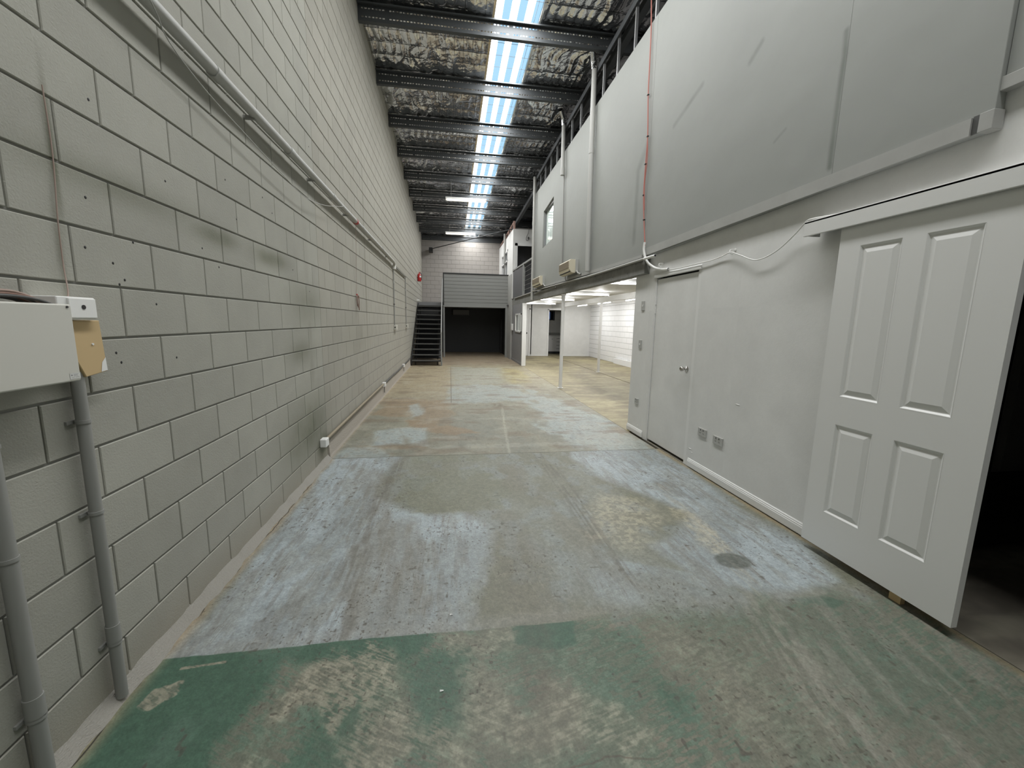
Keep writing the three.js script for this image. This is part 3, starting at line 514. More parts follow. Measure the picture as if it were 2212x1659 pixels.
{
  const t = thing('sliding_door_track', 'long white boxed track above the white four-panel sliding door', 'door track');
  part('pelmet', rbox(2.38, 2.397, 2.105, 2.2, -2.58, -0.35, 0.003), M.gloss, t);
  part('top_board', rbox(2.38, 2.52, 2.185, 2.202, -2.58, -0.35, 0.003), M.gloss, t);
  part('end_cap', box(2.396, 2.5, 2.11, 2.186, -2.58, -2.568), M.gloss, t);
  part('rail', box(2.43, 2.47, 2.15, 2.185, -2.55, -0.35), M.black, t);
}
// side room behind the sliding door
{
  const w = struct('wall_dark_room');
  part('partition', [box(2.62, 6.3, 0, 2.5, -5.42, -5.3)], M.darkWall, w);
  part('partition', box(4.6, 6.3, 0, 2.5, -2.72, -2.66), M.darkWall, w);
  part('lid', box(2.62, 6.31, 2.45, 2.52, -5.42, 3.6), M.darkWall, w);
  const t = thing('low_bench', 'low black bench standing in the dark room behind the sliding door', 'bench');
  part('seat', rbox(3.3, 5.2, 0.06, 0.2, -2.6, -2.06, 0.02), M.black, t); part('backrest', rbox(3.3, 5.2, 0.18, 0.34, -2.64, -2.42, 0.03), M.black, t);
  part('armrest', rbox(3.25, 3.6, 0.2, 0.46, -2.6, -2.1, 0.03), M.black, t);
  for (const [x, z] of [[3.35, -2.1], [5.1, -2.1], [3.35, -2.55], [5.1, -2.55]]) part('leg', box(x - 0.02, x + 0.02, 0, 0.07, z - 0.02, z + 0.02), M.steel, t);
}
// ---------------------------------------------------------------- beam and lower bright room
{
  const b = thing('timber_floor_beam', 'grey timber floor beam over the open bright room on the right', 'beam');
  part('beam', rbox(2.445, 2.56, 2.135, 2.34, -12.0, -5.05, 0.004), M.grey, b);
  part('beam', rbox(2.455, 2.56, 2.135, 2.37, -17.25, -12.01, 0.004), M.grey, b);
  part('ledger', rbox(2.425, 2.46, 2.3, 2.345, -12.0, -5.1, 0.004), M.grey, b);
  part('capping', rbox(2.42, 2.56, 2.37, 2.4, -15.7, -12.05, 0.004), M.lip, b);
  const nails = []; for (let i = 0; i < 26; i++) nails.push(new THREE.CylinderGeometry(0.008, 0.008, 0.004, 8).rotateZ(Math.PI / 2).translate(2.444, i % 2 ? 2.19 : 2.28, -5.3 - i * 0.26));
  part('bolt_head', nails, M.pvcDark, b).userData.kind = 'stuff';
  const c = struct('ceiling_right_room');
  part('ceiling_sheet', box(2.56, 6.31, 2.28, 2.36, -18.05, -5.42), M.white, c);
  part('ceiling_sheet', box(2.56, 6.31, 2.3, 2.36, -21, -18.05), M.white, c);
  part('trim', rbox(4.5, 4.6, 2.13, 2.285, -18, -5.42, 0.004), M.white, c);
  part('upper_floor', box(2.5, 6.3, 2.36, 2.4, -20.7, -12.05), M.greyWall, c);
}
for (const [x, z, h, label, rot] of [[2.53, -9.12, 2.14, 'white square steel post under the grey beam, nearest the camera', 0], [4.55, -12.09, 2.14, 'white square post standing on the floor groove inside the bright room', 0]]) {
  const t = thing('support_post', label, 'post', 'white posts of the bright room', [x, 0, z]);
  part('shaft', rbox(-0.033, 0.033, 0.008, h - 0.03, -0.033, 0.033, 0.005), M.gloss, t);
  part('base_plate', rbox(-0.06, 0.06, 0, 0.01, -0.06, 0.06, 0.002), M.gloss, t);
  part('top_plate', rbox(-0.05, 0.05, h - 0.035, h, -0.05, 0.05, 0.002), M.gloss, t);
}
{
  const w = struct('wall_right_far');                         // grey stub wall with its window
  part('wall_board', [box(2.45, 2.54, 0, 1.16, -17.3, -13.95), box(2.45, 2.54, 1.78, 2.135, -17.3, -13.95), box(2.45, 2.54, 1.16, 1.78, -17.3, -15.36), box(2.45, 2.54, 1.16, 1.78, -14.14, -13.95)], M.greyWall, w);
  part('end_post', rbox(2.44, 2.58, 0, 2.135, -13.95, -13.86, 0.003), M.gloss, w);
  part('skirting', box(2.436, 2.45, 0, 0.08, -17.3, -13.96), M.greyWall, w);
  const n = struct('window_17');
  part('window_frame', [box(2.43, 2.46, 1.13, 1.18, -15.4, -14.1), box(2.43, 2.46, 1.75, 1.8, -15.4, -14.1), box(2.43, 2.46, 1.13, 1.8, -15.4, -15.34), box(2.43, 2.46, 1.13, 1.8, -14.16, -14.1)], M.gloss, n);
  part('pane', box(2.49, 2.493, 1.17, 1.77, -15.35, -14.15), M.paneGlass, n);
}
{
  const w = struct('wall_room_back');
  part('wall_board', [box(2.54, 3.6, 0, 2.3, -18.15, -18.05), box(3.56, 4.36, 0, 2.3, -18.15, -18.05), box(5.06, 6.31, 0, 2.3, -18.15, -18.05), box(4.36, 5.06, 2.06, 2.3, -18.15, -18.05)], M.white, w);
  part('skirting', [box(3.56, 4.34, 0, 0.07, -18.05, -18.035), box(5.08, 6.3, 0, 0.07, -18.05, -18.035)], M.gloss, w);
  part('architrave', [box(4.32, 4.38, 0, 2.09, -18.06, -18.03), box(5.04, 5.1, 0, 2.09, -18.06, -18.03), box(4.32, 5.1, 2.05, 2.1, -18.06, -18.03)], M.gloss, w);
  const d = struct('door_3');
  part('door_leaf', rbox(2.72, 3.46, 0.02, 2.04, -18.052, -18.02, 0.003), M.gloss, d);
  part('architrave', [box(3.47, 3.53, 0, 2.1, -18.05, -18.02), box(2.64, 3.53, 2.05, 2.1, -18.05, -18.02)], M.gloss, d);
  part('door_knob', new THREE.SphereGeometry(0.035, 14, 10).translate(3.36, 1.02, -17.97), M.black, d);
  // kitchenette beyond
  const k = struct('wall_kitchen');
  part('wall_board', [box(2.6, 4.87, 0, 2.3, -20.2, -20.1), box(5.11, 6.3, 0, 2.3, -20.2, -20.1), box(4.87, 5.11, 0, 1.64, -20.2, -20.1), box(4.87, 5.11, 2.03, 2.3, -20.2, -20.1)], M.white, k);
  const n = struct('window_18');
  part('window_frame', [box(4.86, 4.875, 1.63, 2.04, -20.12, -20.08), box(5.095, 5.16, 1.6, 2.06, -20.12, -20.07), box(4.86, 5.16, 2.025, 2.06, -20.12, -20.08), box(4.86, 5.16, 1.61, 1.645, -20.12, -20.08)], M.steel, n);
  part('pane', box(4.87, 5.1, 1.64, 2.03, -20.11, -20.107), new THREE.MeshPhysicalMaterial({ color: C(0.16, 0.19, 0.27), transmission: 1, roughness: 0.05 }), n);
  const c = thing('kitchen_cabinet', 'white kitchenette cabinet with drawers seen through the doorway of the bright room', 'cabinet');
  part('carcass', box(4.5, 5.7, 0.1, 0.84, -20.07, -19.55), M.gloss, c); part('worktop', rbox(4.48, 5.72, 0.84, 0.88, -20.07, -19.5, 0.006), M.gloss, c); part('kickboard', box(4.52, 5.68, 0, 0.1, -20.05, -19.6), M.steel, c);
  part('splashback', box(4.5, 5.7, 0.88, 1.0, -20.095, -20.07), M.lip, c);
  const d1 = part('door', rbox(4.52, 5.0, 0.13, 0.78, -19.55, -19.532, 0.003), M.gloss, c); part('handle', box(4.9, 4.97, 0.7, 0.715, -19.532, -19.515), M.steel, d1);
  for (let i = 0; i < 4; i++) { const y = 0.13 + i * 0.165, dd = part('drawer', rbox(5.03, 5.4, y, y + 0.155, -19.55, -19.532, 0.003), M.gloss, c); part('handle', box(5.15, 5.3, y + 0.1, y + 0.115, -19.532, -19.512), M.steel, dd); }
}
// ---------------------------------------------------------------- mezzanine, stair, upper landing
{
  const w = struct('mezzanine_floor');
  part('deck', box(-1.31, 2.45, 2.1, 2.24, -20.7, -17.36), M.greyWall, w);
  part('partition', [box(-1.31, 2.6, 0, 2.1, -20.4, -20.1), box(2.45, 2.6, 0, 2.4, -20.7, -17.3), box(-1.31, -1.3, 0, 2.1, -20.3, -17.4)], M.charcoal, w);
  part('door_frame', box(2.38, 2.45, 0, 1.95, -19.6, -19.5), M.black, w);
  part('front_post', rbox(2.31, 2.42, 0, 2.1, -17.38, -17.27, 0.004), M.board, w);
  part('front_post', rbox(-0.27, -0.205, 0, 2.1, -17.38, -17.3, 0.004), M.board, w);
  part('head_trim', rbox(-0.27, 2.42, 2.06, 2.12, -17.38, -17.29, 0.004), M.board, w);
  part('landing_beam', rbox(-1.3, -0.27, 2.09, 2.23, -17.45, -17.38, 0.004), M.board, w);
  const c = struct('column_right'); part('column', rbox(2.39, 2.53, 0, 3.35, -17.26, -16.3, 0.004), M.lip, c); part('bracket', box(2.36, 2.42, 2.14, 2.2, -17.24, -16.9), M.pvcDark, c);
  const t = thing('balustrade', 'solid grey weatherboard balustrade along the mezzanine edge beside the stair', 'balustrade');
  const n = 9, h = (3.39 - 2.12) / n;
  for (let i = 0; i < n; i++) { const y = 2.12 + i * h, s = new THREE.Shape([[0, 0], [0.022, 0], [0.02, h - 0.012], [0.006, h - 0.004], [0, h]].map((p) => new THREE.Vector2(...p))); part('weatherboard', metreUV(new THREE.ExtrudeGeometry(s, { depth: 2.63, bevelEnabled: false }).rotateY(-Math.PI / 2).translate(2.4, y, -17.33)), M.board, t); }
  part('cap_rail', rbox(-0.26, 2.42, 3.385, 3.425, -17.38, -17.285, 0.004), M.steel, t);
  part('end_post', rbox(-0.27, -0.228, 2.12, 3.425, -17.38, -17.29, 0.004), M.steel, t);
  const a = thing('wall_air_conditioner', 'dim white air conditioner on the dark wall under the mezzanine', 'air conditioner');
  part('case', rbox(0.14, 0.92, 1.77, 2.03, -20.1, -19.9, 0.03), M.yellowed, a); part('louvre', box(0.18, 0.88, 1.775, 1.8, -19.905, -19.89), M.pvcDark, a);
}
{
  const t = thing('staircase', 'dark open-tread steel staircase climbing beside the block wall to the mezzanine', 'staircase');
  const n = 13, rise = 2.23 / n, go = 3.5 / n;
  for (let i = 0; i < n - 1; i++) { const y = rise * (i + 1), z = -13.9 - go * i; const tr = part('tread', rbox(-1.25, -0.31, y - 0.04, y, z - 0.29, z, 0.004), M.steel, t); part('nosing', box(-1.25, -0.31, y - 0.008, y + 0.002, z - 0.05, z + 0.004), M.treadTop, tr); }
  const st = (x) => slope(x, x + 0.012, -13.86, -17.42, 0, 0.2, 2.0, 2.23);
  part('stringer', st(-1.266), M.steel, t); part('stringer', st(-0.31), M.steel, t);
   for (let i = 0; i < n - 1; i++) for (const x of [-1.15, -0.42]) part('tread_bracket', box(x - 0.02, x + 0.02, rise * i + 0.005, rise * (i + 1) - 0.04, -13.9 - go * i - 0.2, -13.9 - go * i - 0.16), M.black, t);
  part('riser_sheet', slope(-1.25, -0.32, -14.7, -17.45, 0.16, 0.2, 1.95, 1.99), M.black, t);
  part('newel_post', rbox(-0.3, -0.255, 0, 1.12, -13.9, -13.855, 0.004), M.board, t); part('newel_post', rbox(-0.32, -0.275, 2.23, 3.2, -17.26, -17.22, 0.004), M.board, t);
  part('handrail', cyl([-0.285, 1.08, -13.88], [-0.297, 3.18, -17.24], 0.022), M.board, t); part('mid_rail', cyl([-0.277, 0.62, -13.88], [-0.297, 2.72, -17.24], 0.016), M.steel, t);
}
{
  const w = struct('wall_landing');                            // wall with the doorway facing the camera, and the wall with windows behind it
  part('wall_board', [box(2.42, 2.52, 2.4, 5.02, -16.28, -16.2), box(3.33, 6.3, 2.4, 5.02, -16.28, -16.2), box(2.52, 3.33, 4.46, 5.02, -16.28, -16.2)], M.white, w);
  part('architrave', [box(2.5, 2.6, 2.4, 4.5, -16.2, -16.18), box(3.29, 3.37, 2.4, 4.5, -16.2, -16.18), box(2.5, 3.37, 4.4, 4.5, -16.2, -16.18)], M.gloss, w);
  part('wall_board', [box(2.42, 2.5, 4.5, 5.02, -20.7, -16.28), box(2.42, 2.5, 2.4, 4.5, -17.55, -16.28), box(2.42, 2.5, 2.4, 4.5, -20.7, -19.6)], M.white, w);
  part('room_lining', [box(3.6, 3.65, 2.4, 5.02, -20.7, -16.9), box(2.6, 6.3, 2.4, 5.02, -17.3, -17.25), box(2.5, 6.3, 2.4, 2.42, -20.6, -16.3)], M.greyWall, w);
  const f = (name, z0, z1) => { const s = struct(name); part('window_frame', [box(2.405, 2.5, 2.4, 4.5, z0, z0 + 0.07), box(2.405, 2.5, 2.4, 4.5, z1 - 0.07, z1), box(2.405, 2.5, 4.42, 4.5, z0, z1), box(2.405, 2.5, 4.02, 4.07, z0, z1)], M.gloss, s); part('pane', box(2.47, 2.473, 2.42, 4.44, z0 + 0.06, z1 - 0.06), M.paneClear, s); };
  f('window_19', -19.6, -18.65); f('window_20', -18.55, -17.6);
  part('wall_board', [box(2.42, 2.5, 2.4, 4.5, -18.65, -18.55), box(2.42, 2.5, 2.4, 4.5, -17.6, -17.55)], M.white, w);
  const s = thing('timber_stud', 'short pinkish timber stud standing on top of the white landing wall', 'stud'); part('stud', rbox(2.42, 2.5, 5.02, 5.31, -16.25, -16.2, 0.003), M.pinkTimber, s);
  const s2 = thing('roof_strut_row', 'row of pinkish timber struts above the far white wall with windows', 'struts'); for (let i = 0; i < 5; i++) part('strut', box(2.43, 2.48, 5.02, 5.25 - 0.03 * i * 0.7, -17 - i * 0.7, -16.95 - i * 0.7), M.pinkTimber, s2); part('plate', slope(2.43, 2.48, -16.3, -20.6, 5.26, 5.29, 5.1, 5.13), M.pinkTimber, s2);
  const b = thing('landing_railing', 'grey timber landing railing with wire infill in front of the dark upper doorway', 'railing');
  part('top_rail', slope(2.425, 2.475, -12.32, -16.19, 3.36, 3.41, 3.44, 3.49), M.board, b); part('post', rbox(2.42, 2.49, 2.4, 3.45, -13.9, -13.8, 0.004), M.board, b);
  for (let i = 0; i < 6; i++) part('wire', cyl([2.45, 2.55 + i * 0.14, -12.33], [2.45, 2.56 + i * 0.14, -13.85], 0.004, 6), M.pvcGrey, b);
  part('infill_panel', box(2.445, 2.455, 2.42, 3.4, -16.19, -13.9), M.infill, b);
  const d = thing('loose_cable_loop', 'thin dark cable hanging in a loop above the dark upper doorway', 'cable');
  part('cable', tube([[2.75, 5.1, -16.15], [3.0, 5.09, -16.15], [3.0, 4.9, -16.16], [2.93, 4.72, -16.17], [2.93, 4.62, -16.17], [3.0, 4.62, -16.17], [3.01, 4.75, -16.17]], 0.008), M.pvcDark, d); part('plug', rbox(2.985, 3.035, 4.66, 4.74, -16.19, -16.15, 0.01), M.pvcDark, d);
}
// ---------------------------------------------------------------- lamps
function batten(label, pos, turn, len, mat, col, power, group, hang) {
  const t = thing('fluorescent_batten', label, 'light', group, pos); t.rotation.y = turn;
  part('body', rbox(-len / 2, len / 2, 0, 0.045, -0.035, 0.035, 0.006), M.gloss, t);
  part('tube', new THREE.CapsuleGeometry(hang ? 0.03 : 0.018, len - 0.1, 5, 14).rotateZ(Math.PI / 2).translate(0, -0.03, 0), mat, t, 'glowing white tube');
  for (const s of [-1, 1]) part('tube_holder', rbox(s * (len / 2 - 0.012) - 0.012, s * (len / 2 - 0.012) + 0.012, -0.055, 0.005, -0.02, 0.02, 0.004), M.gloss, t);
  if (hang) for (const s of [-1, 1]) part('hanging_chain', cyl([s * len * 0.36, 0.04, 0], [s * len * 0.36, hang, 0], 0.004, 6), M.pvcGrey, t);
  const l = new THREE.RectAreaLight(col, power, len - 0.1, 0.05); l.name = 'tube_light';
  const q = V(0, -0.065, 0).applyAxisAngle(V(0, 1, 0), turn).add(V(...pos)); l.position.copy(q); l.rotation.set(-Math.PI / 2, 0, turn); scene.add(l);
  if (!hang) for (const e of [-0.3, 0.3]) { const b = new THREE.PointLight(col, power * 0.012); b.name = 'tube_light'; b.shadow.radius = 2; b.castShadow = true; b.position.copy(V(e * len, -0.1, 0).applyAxisAngle(V(0, 1, 0), turn).add(V(...pos))); scene.add(b); }
}
const cold = C(1, 1, 1), warm = C(1, 0.86, 0.62), gr = 'fluorescent lights on the ceiling of the bright room';
batten('nearest lit fluorescent batten of the bright room, half hidden by the wall end', [3.35, 2.235, -7.0], 0, 1.22, M.lampCold, cold, TUBE, gr);
batten('long lit fluorescent batten above the near white post, second from the camera', [3.35, 2.235, -10.0], 0, 1.22, M.lampCold, cold, TUBE, gr);
batten('lit fluorescent batten crossing behind the top of the near post, third from the camera', [3.25, 2.235, -12.6], 0, 1.22, M.lampCold, cold, TUBE, gr);
batten('lit fluorescent batten farthest from the camera, above the white end post', [3.4, 2.235, -15.5], 0, 1.22, M.lampCold, cold, TUBE, gr);
batten('lit fluorescent batten of the inner row, farthest, left of the thin inner post', [5.3, 2.235, -16.2], Math.PI / 2, 1.3, M.lampCold, cold, TUBE, gr);
batten('lit fluorescent batten of the inner row, just behind the thin inner post', [5.3, 2.235, -13.8], Math.PI / 2, 1.3, M.lampCold, cold, TUBE, gr);
batten('lit fluorescent batten of the inner row, cut off by the white wall end', [5.3, 2.235, -11.4], Math.PI / 2, 1.3, M.lampCold, cold, TUBE, gr);
batten('warm lit fluorescent batten hanging below the skylights, the nearer of two', [0.5, 5.1, -13.05], 0, 1.22, M.lampWarm, warm, 5, 'hanging lights under the roof', 0.5);
batten('warm lit fluorescent batten hanging below the skylights, the farther of two', [0.45, 5.05, -17.67], 0, 1.22, M.lampWarm, warm, 5, 'hanging lights under the roof', 0.37);
// ---------------------------------------------------------------- fittings on the left wall
{
  const t = thing('wall_conduit', 'long grey plastic conduit pipe running high along the block wall', 'pipe');
  part('pipe', cyl([-1.245, 2.81, 1.5], [-1.245, 2.79, -9.75], 0.031, 18), M.pvc, t);
  part('pipe', tube([[-1.245, 2.79, -9.7], [-1.25, 2.77, -9.95], [-1.27, 2.74, -10.1]], 0.028, 14, 12), M.pvc, t);
  part('pipe', cyl([-1.28, 2.74, -10.1], [-1.28, 2.75, -12.72], 0.02), M.pvcGrey, t);
  for (const z of [-2.66, -3.7, -4.9, -6.4, -8.2]) part('coupling', cyl([-1.245, 2.8, z + 0.04], [-1.245, 2.8, z - 0.04], 0.035, 18), M.pvc, t);
  for (const z of [-1.9, -3.1, -4.3, -5.6, -7.2, -9.0]) part('saddle', box(-1.312, -1.24, 2.765, 2.785, z - 0.012, z + 0.012), M.pvcGrey, t);
  part('junction', rbox(-1.31, -1.24, 2.66, 2.77, -10.2, -10.06, 0.01), M.pvcWhite, t);
  const c = thing('red_clip', 'small red clip on the high conduit pipe', 'clip'); part('clip', cyl([-1.245, 2.795, -6.0], [-1.245, 2.795, -6.06], 0.036), M.red, c);
}
for (const [z, z2, label, lb2] of [[-10.1, -10.0, 'thin vertical conduit on the block wall, the nearer of the two', 'grey wall socket at the foot of the nearer vertical conduit'], [-12.73, -12.7, 'thin vertical conduit on the block wall, the one nearer the stair', 'grey wall socket at the foot of the conduit nearer the stair']]) {
  const t = thing('vertical_conduit', label, 'pipe', 'vertical conduits on the block wall'); part('pipe', cyl([-1.29, 2.72, z], [-1.29, 1.36, z], 0.013), M.pvcGrey, t); part('coupling', cyl([-1.29, 2.4, z], [-1.29, 2.34, z], 0.017), M.pvc, t); part('saddle', box(-1.312, -1.272, 1.85, 1.87, z - 0.02, z + 0.02), M.pvcDark, t);
  const s = thing('wall_socket', lb2, 'socket', 'sockets on the block wall'); part('case', rbox(-1.31, -1.25, 1.26, 1.37, z - 0.24, z + 0.03, 0.008), M.boxGrey, s); part('socket_hole', new THREE.CylinderGeometry(0.016, 0.016, 0.01, 14).rotateX(Math.PI / 2).translate(-1.28, 1.32, z + 0.031), M.black, s);
}
{
  const t = thing('skirting_conduit', 'weathered conduit with white junction boxes along the foot of the block wall', 'pipe');
  part('pipe', tube([[-1.278, 0.255, -4.34], [-1.278, 0.257, -6], [-1.278, 0.257, -8.1]], 0.016, 20, 10), M.oldPipe, t);
  part('pipe', tube([[-1.285, 0.25, -8.3], [-1.285, 0.252, -9.6], [-1.285, 0.235, -10.4], [-1.285, 0.25, -11.6]], 0.014, 24, 8), M.pvcDark, t); part('pipe', tube([[-1.285, 0.25, -11.7], [-1.285, 0.27, -13.8]], 0.012, 8, 8), M.pvcDark, t);
  for (const z of [-4.3, -8.2, -11.66]) part('junction_box', rbox(-1.31, -1.245, 0.2, 0.285, z - 0.05, z + 0.05, 0.01), M.pvcWhite, t);
  for (const z of [-8.22, -11.7]) part('drop', box(-1.28, -1.27, 0.08, 0.2, z - 0.012, z + 0.012), M.pvcDark, t);
}
{
  const b = thing('alarm_panel', 'large grey control box on the block wall with cables behind its top', 'control box');
  part('lid', rbox(-1.206, -1.193, 1.285, 1.53, -1.522, -1.268, 0.006, 3), M.boxLid, b); part('back_box', rbox(-1.309, -1.206, 1.3, 1.512, -1.51, -1.295, 0.006), M.boxGrey, b);
  for (const z of [-1.296, -1.505]) part('screw', new THREE.CylinderGeometry(0.0035, 0.0035, 0.003, 10).rotateZ(Math.PI / 2).translate(-1.192, 1.521, z), M.black, b);
  const cv = document.createElement('canvas'); cv.width = 128; cv.height = 64; const x = cv.getContext('2d'); x.fillStyle = '#d0d0cc'; x.fillRect(0, 0, 128, 64); x.strokeStyle = '#77777a'; x.strokeRect(3, 3, 122, 58); x.fillStyle = '#8a8a8c'; for (const [a, c, d, e] of [[12, 14, 22, 16], [44, 12, 60, 5], [44, 22, 48, 4], [44, 32, 56, 4], [14, 44, 40, 4], [62, 44, 50, 4]]) x.fillRect(a, c, d, e);
  const ct = new THREE.CanvasTexture(cv); ct.colorSpace = THREE.SRGBColorSpace;
  const st = part('rating_sticker', new THREE.PlaneGeometry(0.038, 0.019).rotateY(Math.PI / 2).translate(-1.1922, 1.303, -1.5), std({ map: ct, roughness: 0.5 }), b);
  const w = thing('cable_bundle', 'tangle of brown and dark cables behind the top of the grey control box', 'cables');
  for (let i = 0; i < 9; i++) { const d = rr(-0.01, 0.008), x0 = -1.22 - 0.009 * i; part('cable', tube([[x0, 1.522, -1.2], [x0, 1.542 + d * 0.5, -1.26], [x0, 1.555 + d, -1.34 - 0.02 * (i % 3)], [x0, 1.546 + d * 0.6, -1.44], [x0, 1.522, -1.5 + d]], 0.0045, 24, 7), i % 3 ? (i % 2 ? M.brownCable : M.pinkWire) : M.pvcDark, w); }
  const k = thing('key_switch_box', 'small white box with a round black button beside the grey control box', 'switch');
  part('case', rbox(-1.309, -1.235, 1.482, 1.556, -1.67, -1.525, 0.004, 3), M.pvcWhite, k); part('face_plate', rbox(-1.236, -1.229, 1.486, 1.552, -1.666, -1.56, 0.003), M.pvcWhite, k); part('button', new THREE.CylinderGeometry(0.0075, 0.0075, 0.003, 18).rotateZ(Math.PI / 2).translate(-1.2285, 1.523, -1.613), M.black, k);
  const p = thing('backing_board', 'tan painted backing board with a white corner under the white switch box', 'board');
  const s = new THREE.Shape([[1.526, 1.476], [1.7, 1.476], [1.71, 1.296], [1.62, 1.285], [1.585, 1.36], [1.526, 1.36]].map((q) => new THREE.Vector2(...q)));
  part('board', metreUV(new THREE.ExtrudeGeometry(s, { depth: 0.05, bevelEnabled: true, bevelThickness: 0.002, bevelSize: 0.002, bevelSegments: 1 }).rotateY(Math.PI / 2).translate(-1.305, 0, 0)), M.tan, p);
  part('unpainted_corner', new THREE.ShapeGeometry(new THREE.Shape([[1.682, 1.294], [1.71, 1.297], [1.707, 1.345], [1.69, 1.328]].map((q) => new THREE.Vector2(...q)))).rotateY(Math.PI / 2).translate(-1.252, 0, 0), M.pvcWhite, p); part('screw', new THREE.CylinderGeometry(0.004, 0.004, 0.004, 10).rotateZ(Math.PI / 2).translate(-1.252, 1.395, -1.66), M.gloss, p);
  for (const [px, z, y1, label] of [[0.019, -1.615, 1.31, 'grey plastic pipe dropping from the control box to the floor'], [0.021, -1.31, 1.3, 'grey plastic pipe at the left edge dropping below the control box']]) {
    const v = thing('drop_pipe', label, 'pipe', 'grey pipes below the control box'); part('pipe', cyl([-1.28, 0.02, z], [-1.28, y1, z], px, 18), M.pvcGrey, v); part('coupling', cyl([-1.28, 0.26, z], [-1.28, 0.33, z], px + 0.003, 18), M.pvcGrey, v);
    for (const y of [0.25, 0.78, 1.12]) part('saddle', [cyl([-1.28, y, z], [-1.28, y + 0.012, z], px + 0.003, 18), box(-1.312, -1.302, y, y + 0.012, z - 0.036, z + 0.036)], M.pvcGrey, v);
  }
  const q = thing('thin_wall_wire', 'thin brownish wire running down the block wall to the white switch box', 'wire'); part('wire', tube([[-1.3, 2.23, -1.665], [-1.303, 2.03, -1.672], [-1.302, 1.8, -1.655], [-1.3, 1.66, -1.65], [-1.27, 1.57, -1.615], [-1.262, 1.552, -1.6]], 0.0022, 40, 6), M.pinkWire, q);
  const r = thing('slack_wire', 'thin white wire sagging below the high conduit pipe', 'wire'); part('wire', tube([[-1.2, 2.83, -1.8], [-1.2, 2.76, -2.1], [-1.23, 2.72, -2.21], [-1.25, 2.67, -2.5], [-1.25, 2.62, -3.0], [-1.25, 2.57, -3.59], [-1.25, 2.55, -4.01], [-1.24, 2.61, -4.5], [-1.208, 2.75, -5.1], [-1.208, 2.8, -5.27]], 0.0028, 60, 6), M.pvc, r);
  const e = thing('cable_coil', 'small coil of brown wire hung on the block wall', 'cable'); for (let i = 0; i < 4; i++) part('loop', new THREE.TorusGeometry(0.062 + 0.006 * i, 0.0035, 6, 28).scale(0.85, 1.25, 1).rotateY(Math.PI / 2 + 0.1 * i).translate(-1.29 + 0.006 * i, 1.76 - 0.012 * i, -6.17), M.brownCable, e); part('hook', new THREE.SphereGeometry(0.012, 8, 6).translate(-1.295, 1.84, -6.17), M.red, e); part('drop_wire', cyl([-1.305, 1.84, -6.17], [-1.26, 2.76, -6.1], 0.002, 5), M.pinkWire, e);
}
{
  const t = thing('fire_extinguisher', 'red fire extinguisher hung on the block wall above the stair', 'extinguisher');
  const x = -1.22, z = -17.5; part('cylinder', new THREE.LatheGeometry([[0, 3.06], [0.07, 3.06], [0.078, 3.08], [0.078, 3.3], [0.065, 3.345], [0.025, 3.365], [0.022, 3.38], [0, 3.38]].map((p) => new THREE.Vector2(...p)), 20).translate(x, 0, z), M.red, t);
  part('label_band', new THREE.CylinderGeometry(0.079, 0.079, 0.07, 20, 1, true, 0.2, 1.9).translate(x, 3.25, z), M.pvcWhite, t); part('valve', [cyl([x, 3.375, z], [x, 3.42, z], 0.016), box(x - 0.02, x + 0.07, 3.41, 3.425, z - 0.01, z + 0.01)], M.red, t); part('hose', tube([[x + 0.02, 3.4, z], [x + 0.085, 3.36, z], [x + 0.09, 3.25, z], [x + 0.085, 3.12, z]], 0.01, 16, 7), M.black, t); part('bracket', box(-1.31, x, 3.2, 3.22, z - 0.03, z + 0.03), M.steel, t);
  const s = thing('wall_stub', 'small white pipe stub on the block wall at the top of the stair', 'pipe stub'); part('stub', cyl([-1.31, 2.28, -17.1], [-1.2, 2.28, -17.1], 0.03), M.pvcWhite, s);
  const b = thing('roof_brace', 'thin grey brace rod crossing in front of the back block wall', 'rod'); part('rod', cyl([-0.84, 4.8, -20.2], [2.45, 5.1, -16.6], 0.018, 8), M.steel, b); part('end_plate', box(-0.95, -0.78, 4.7, 4.86, -20.7, -20.15), M.black, b);
}
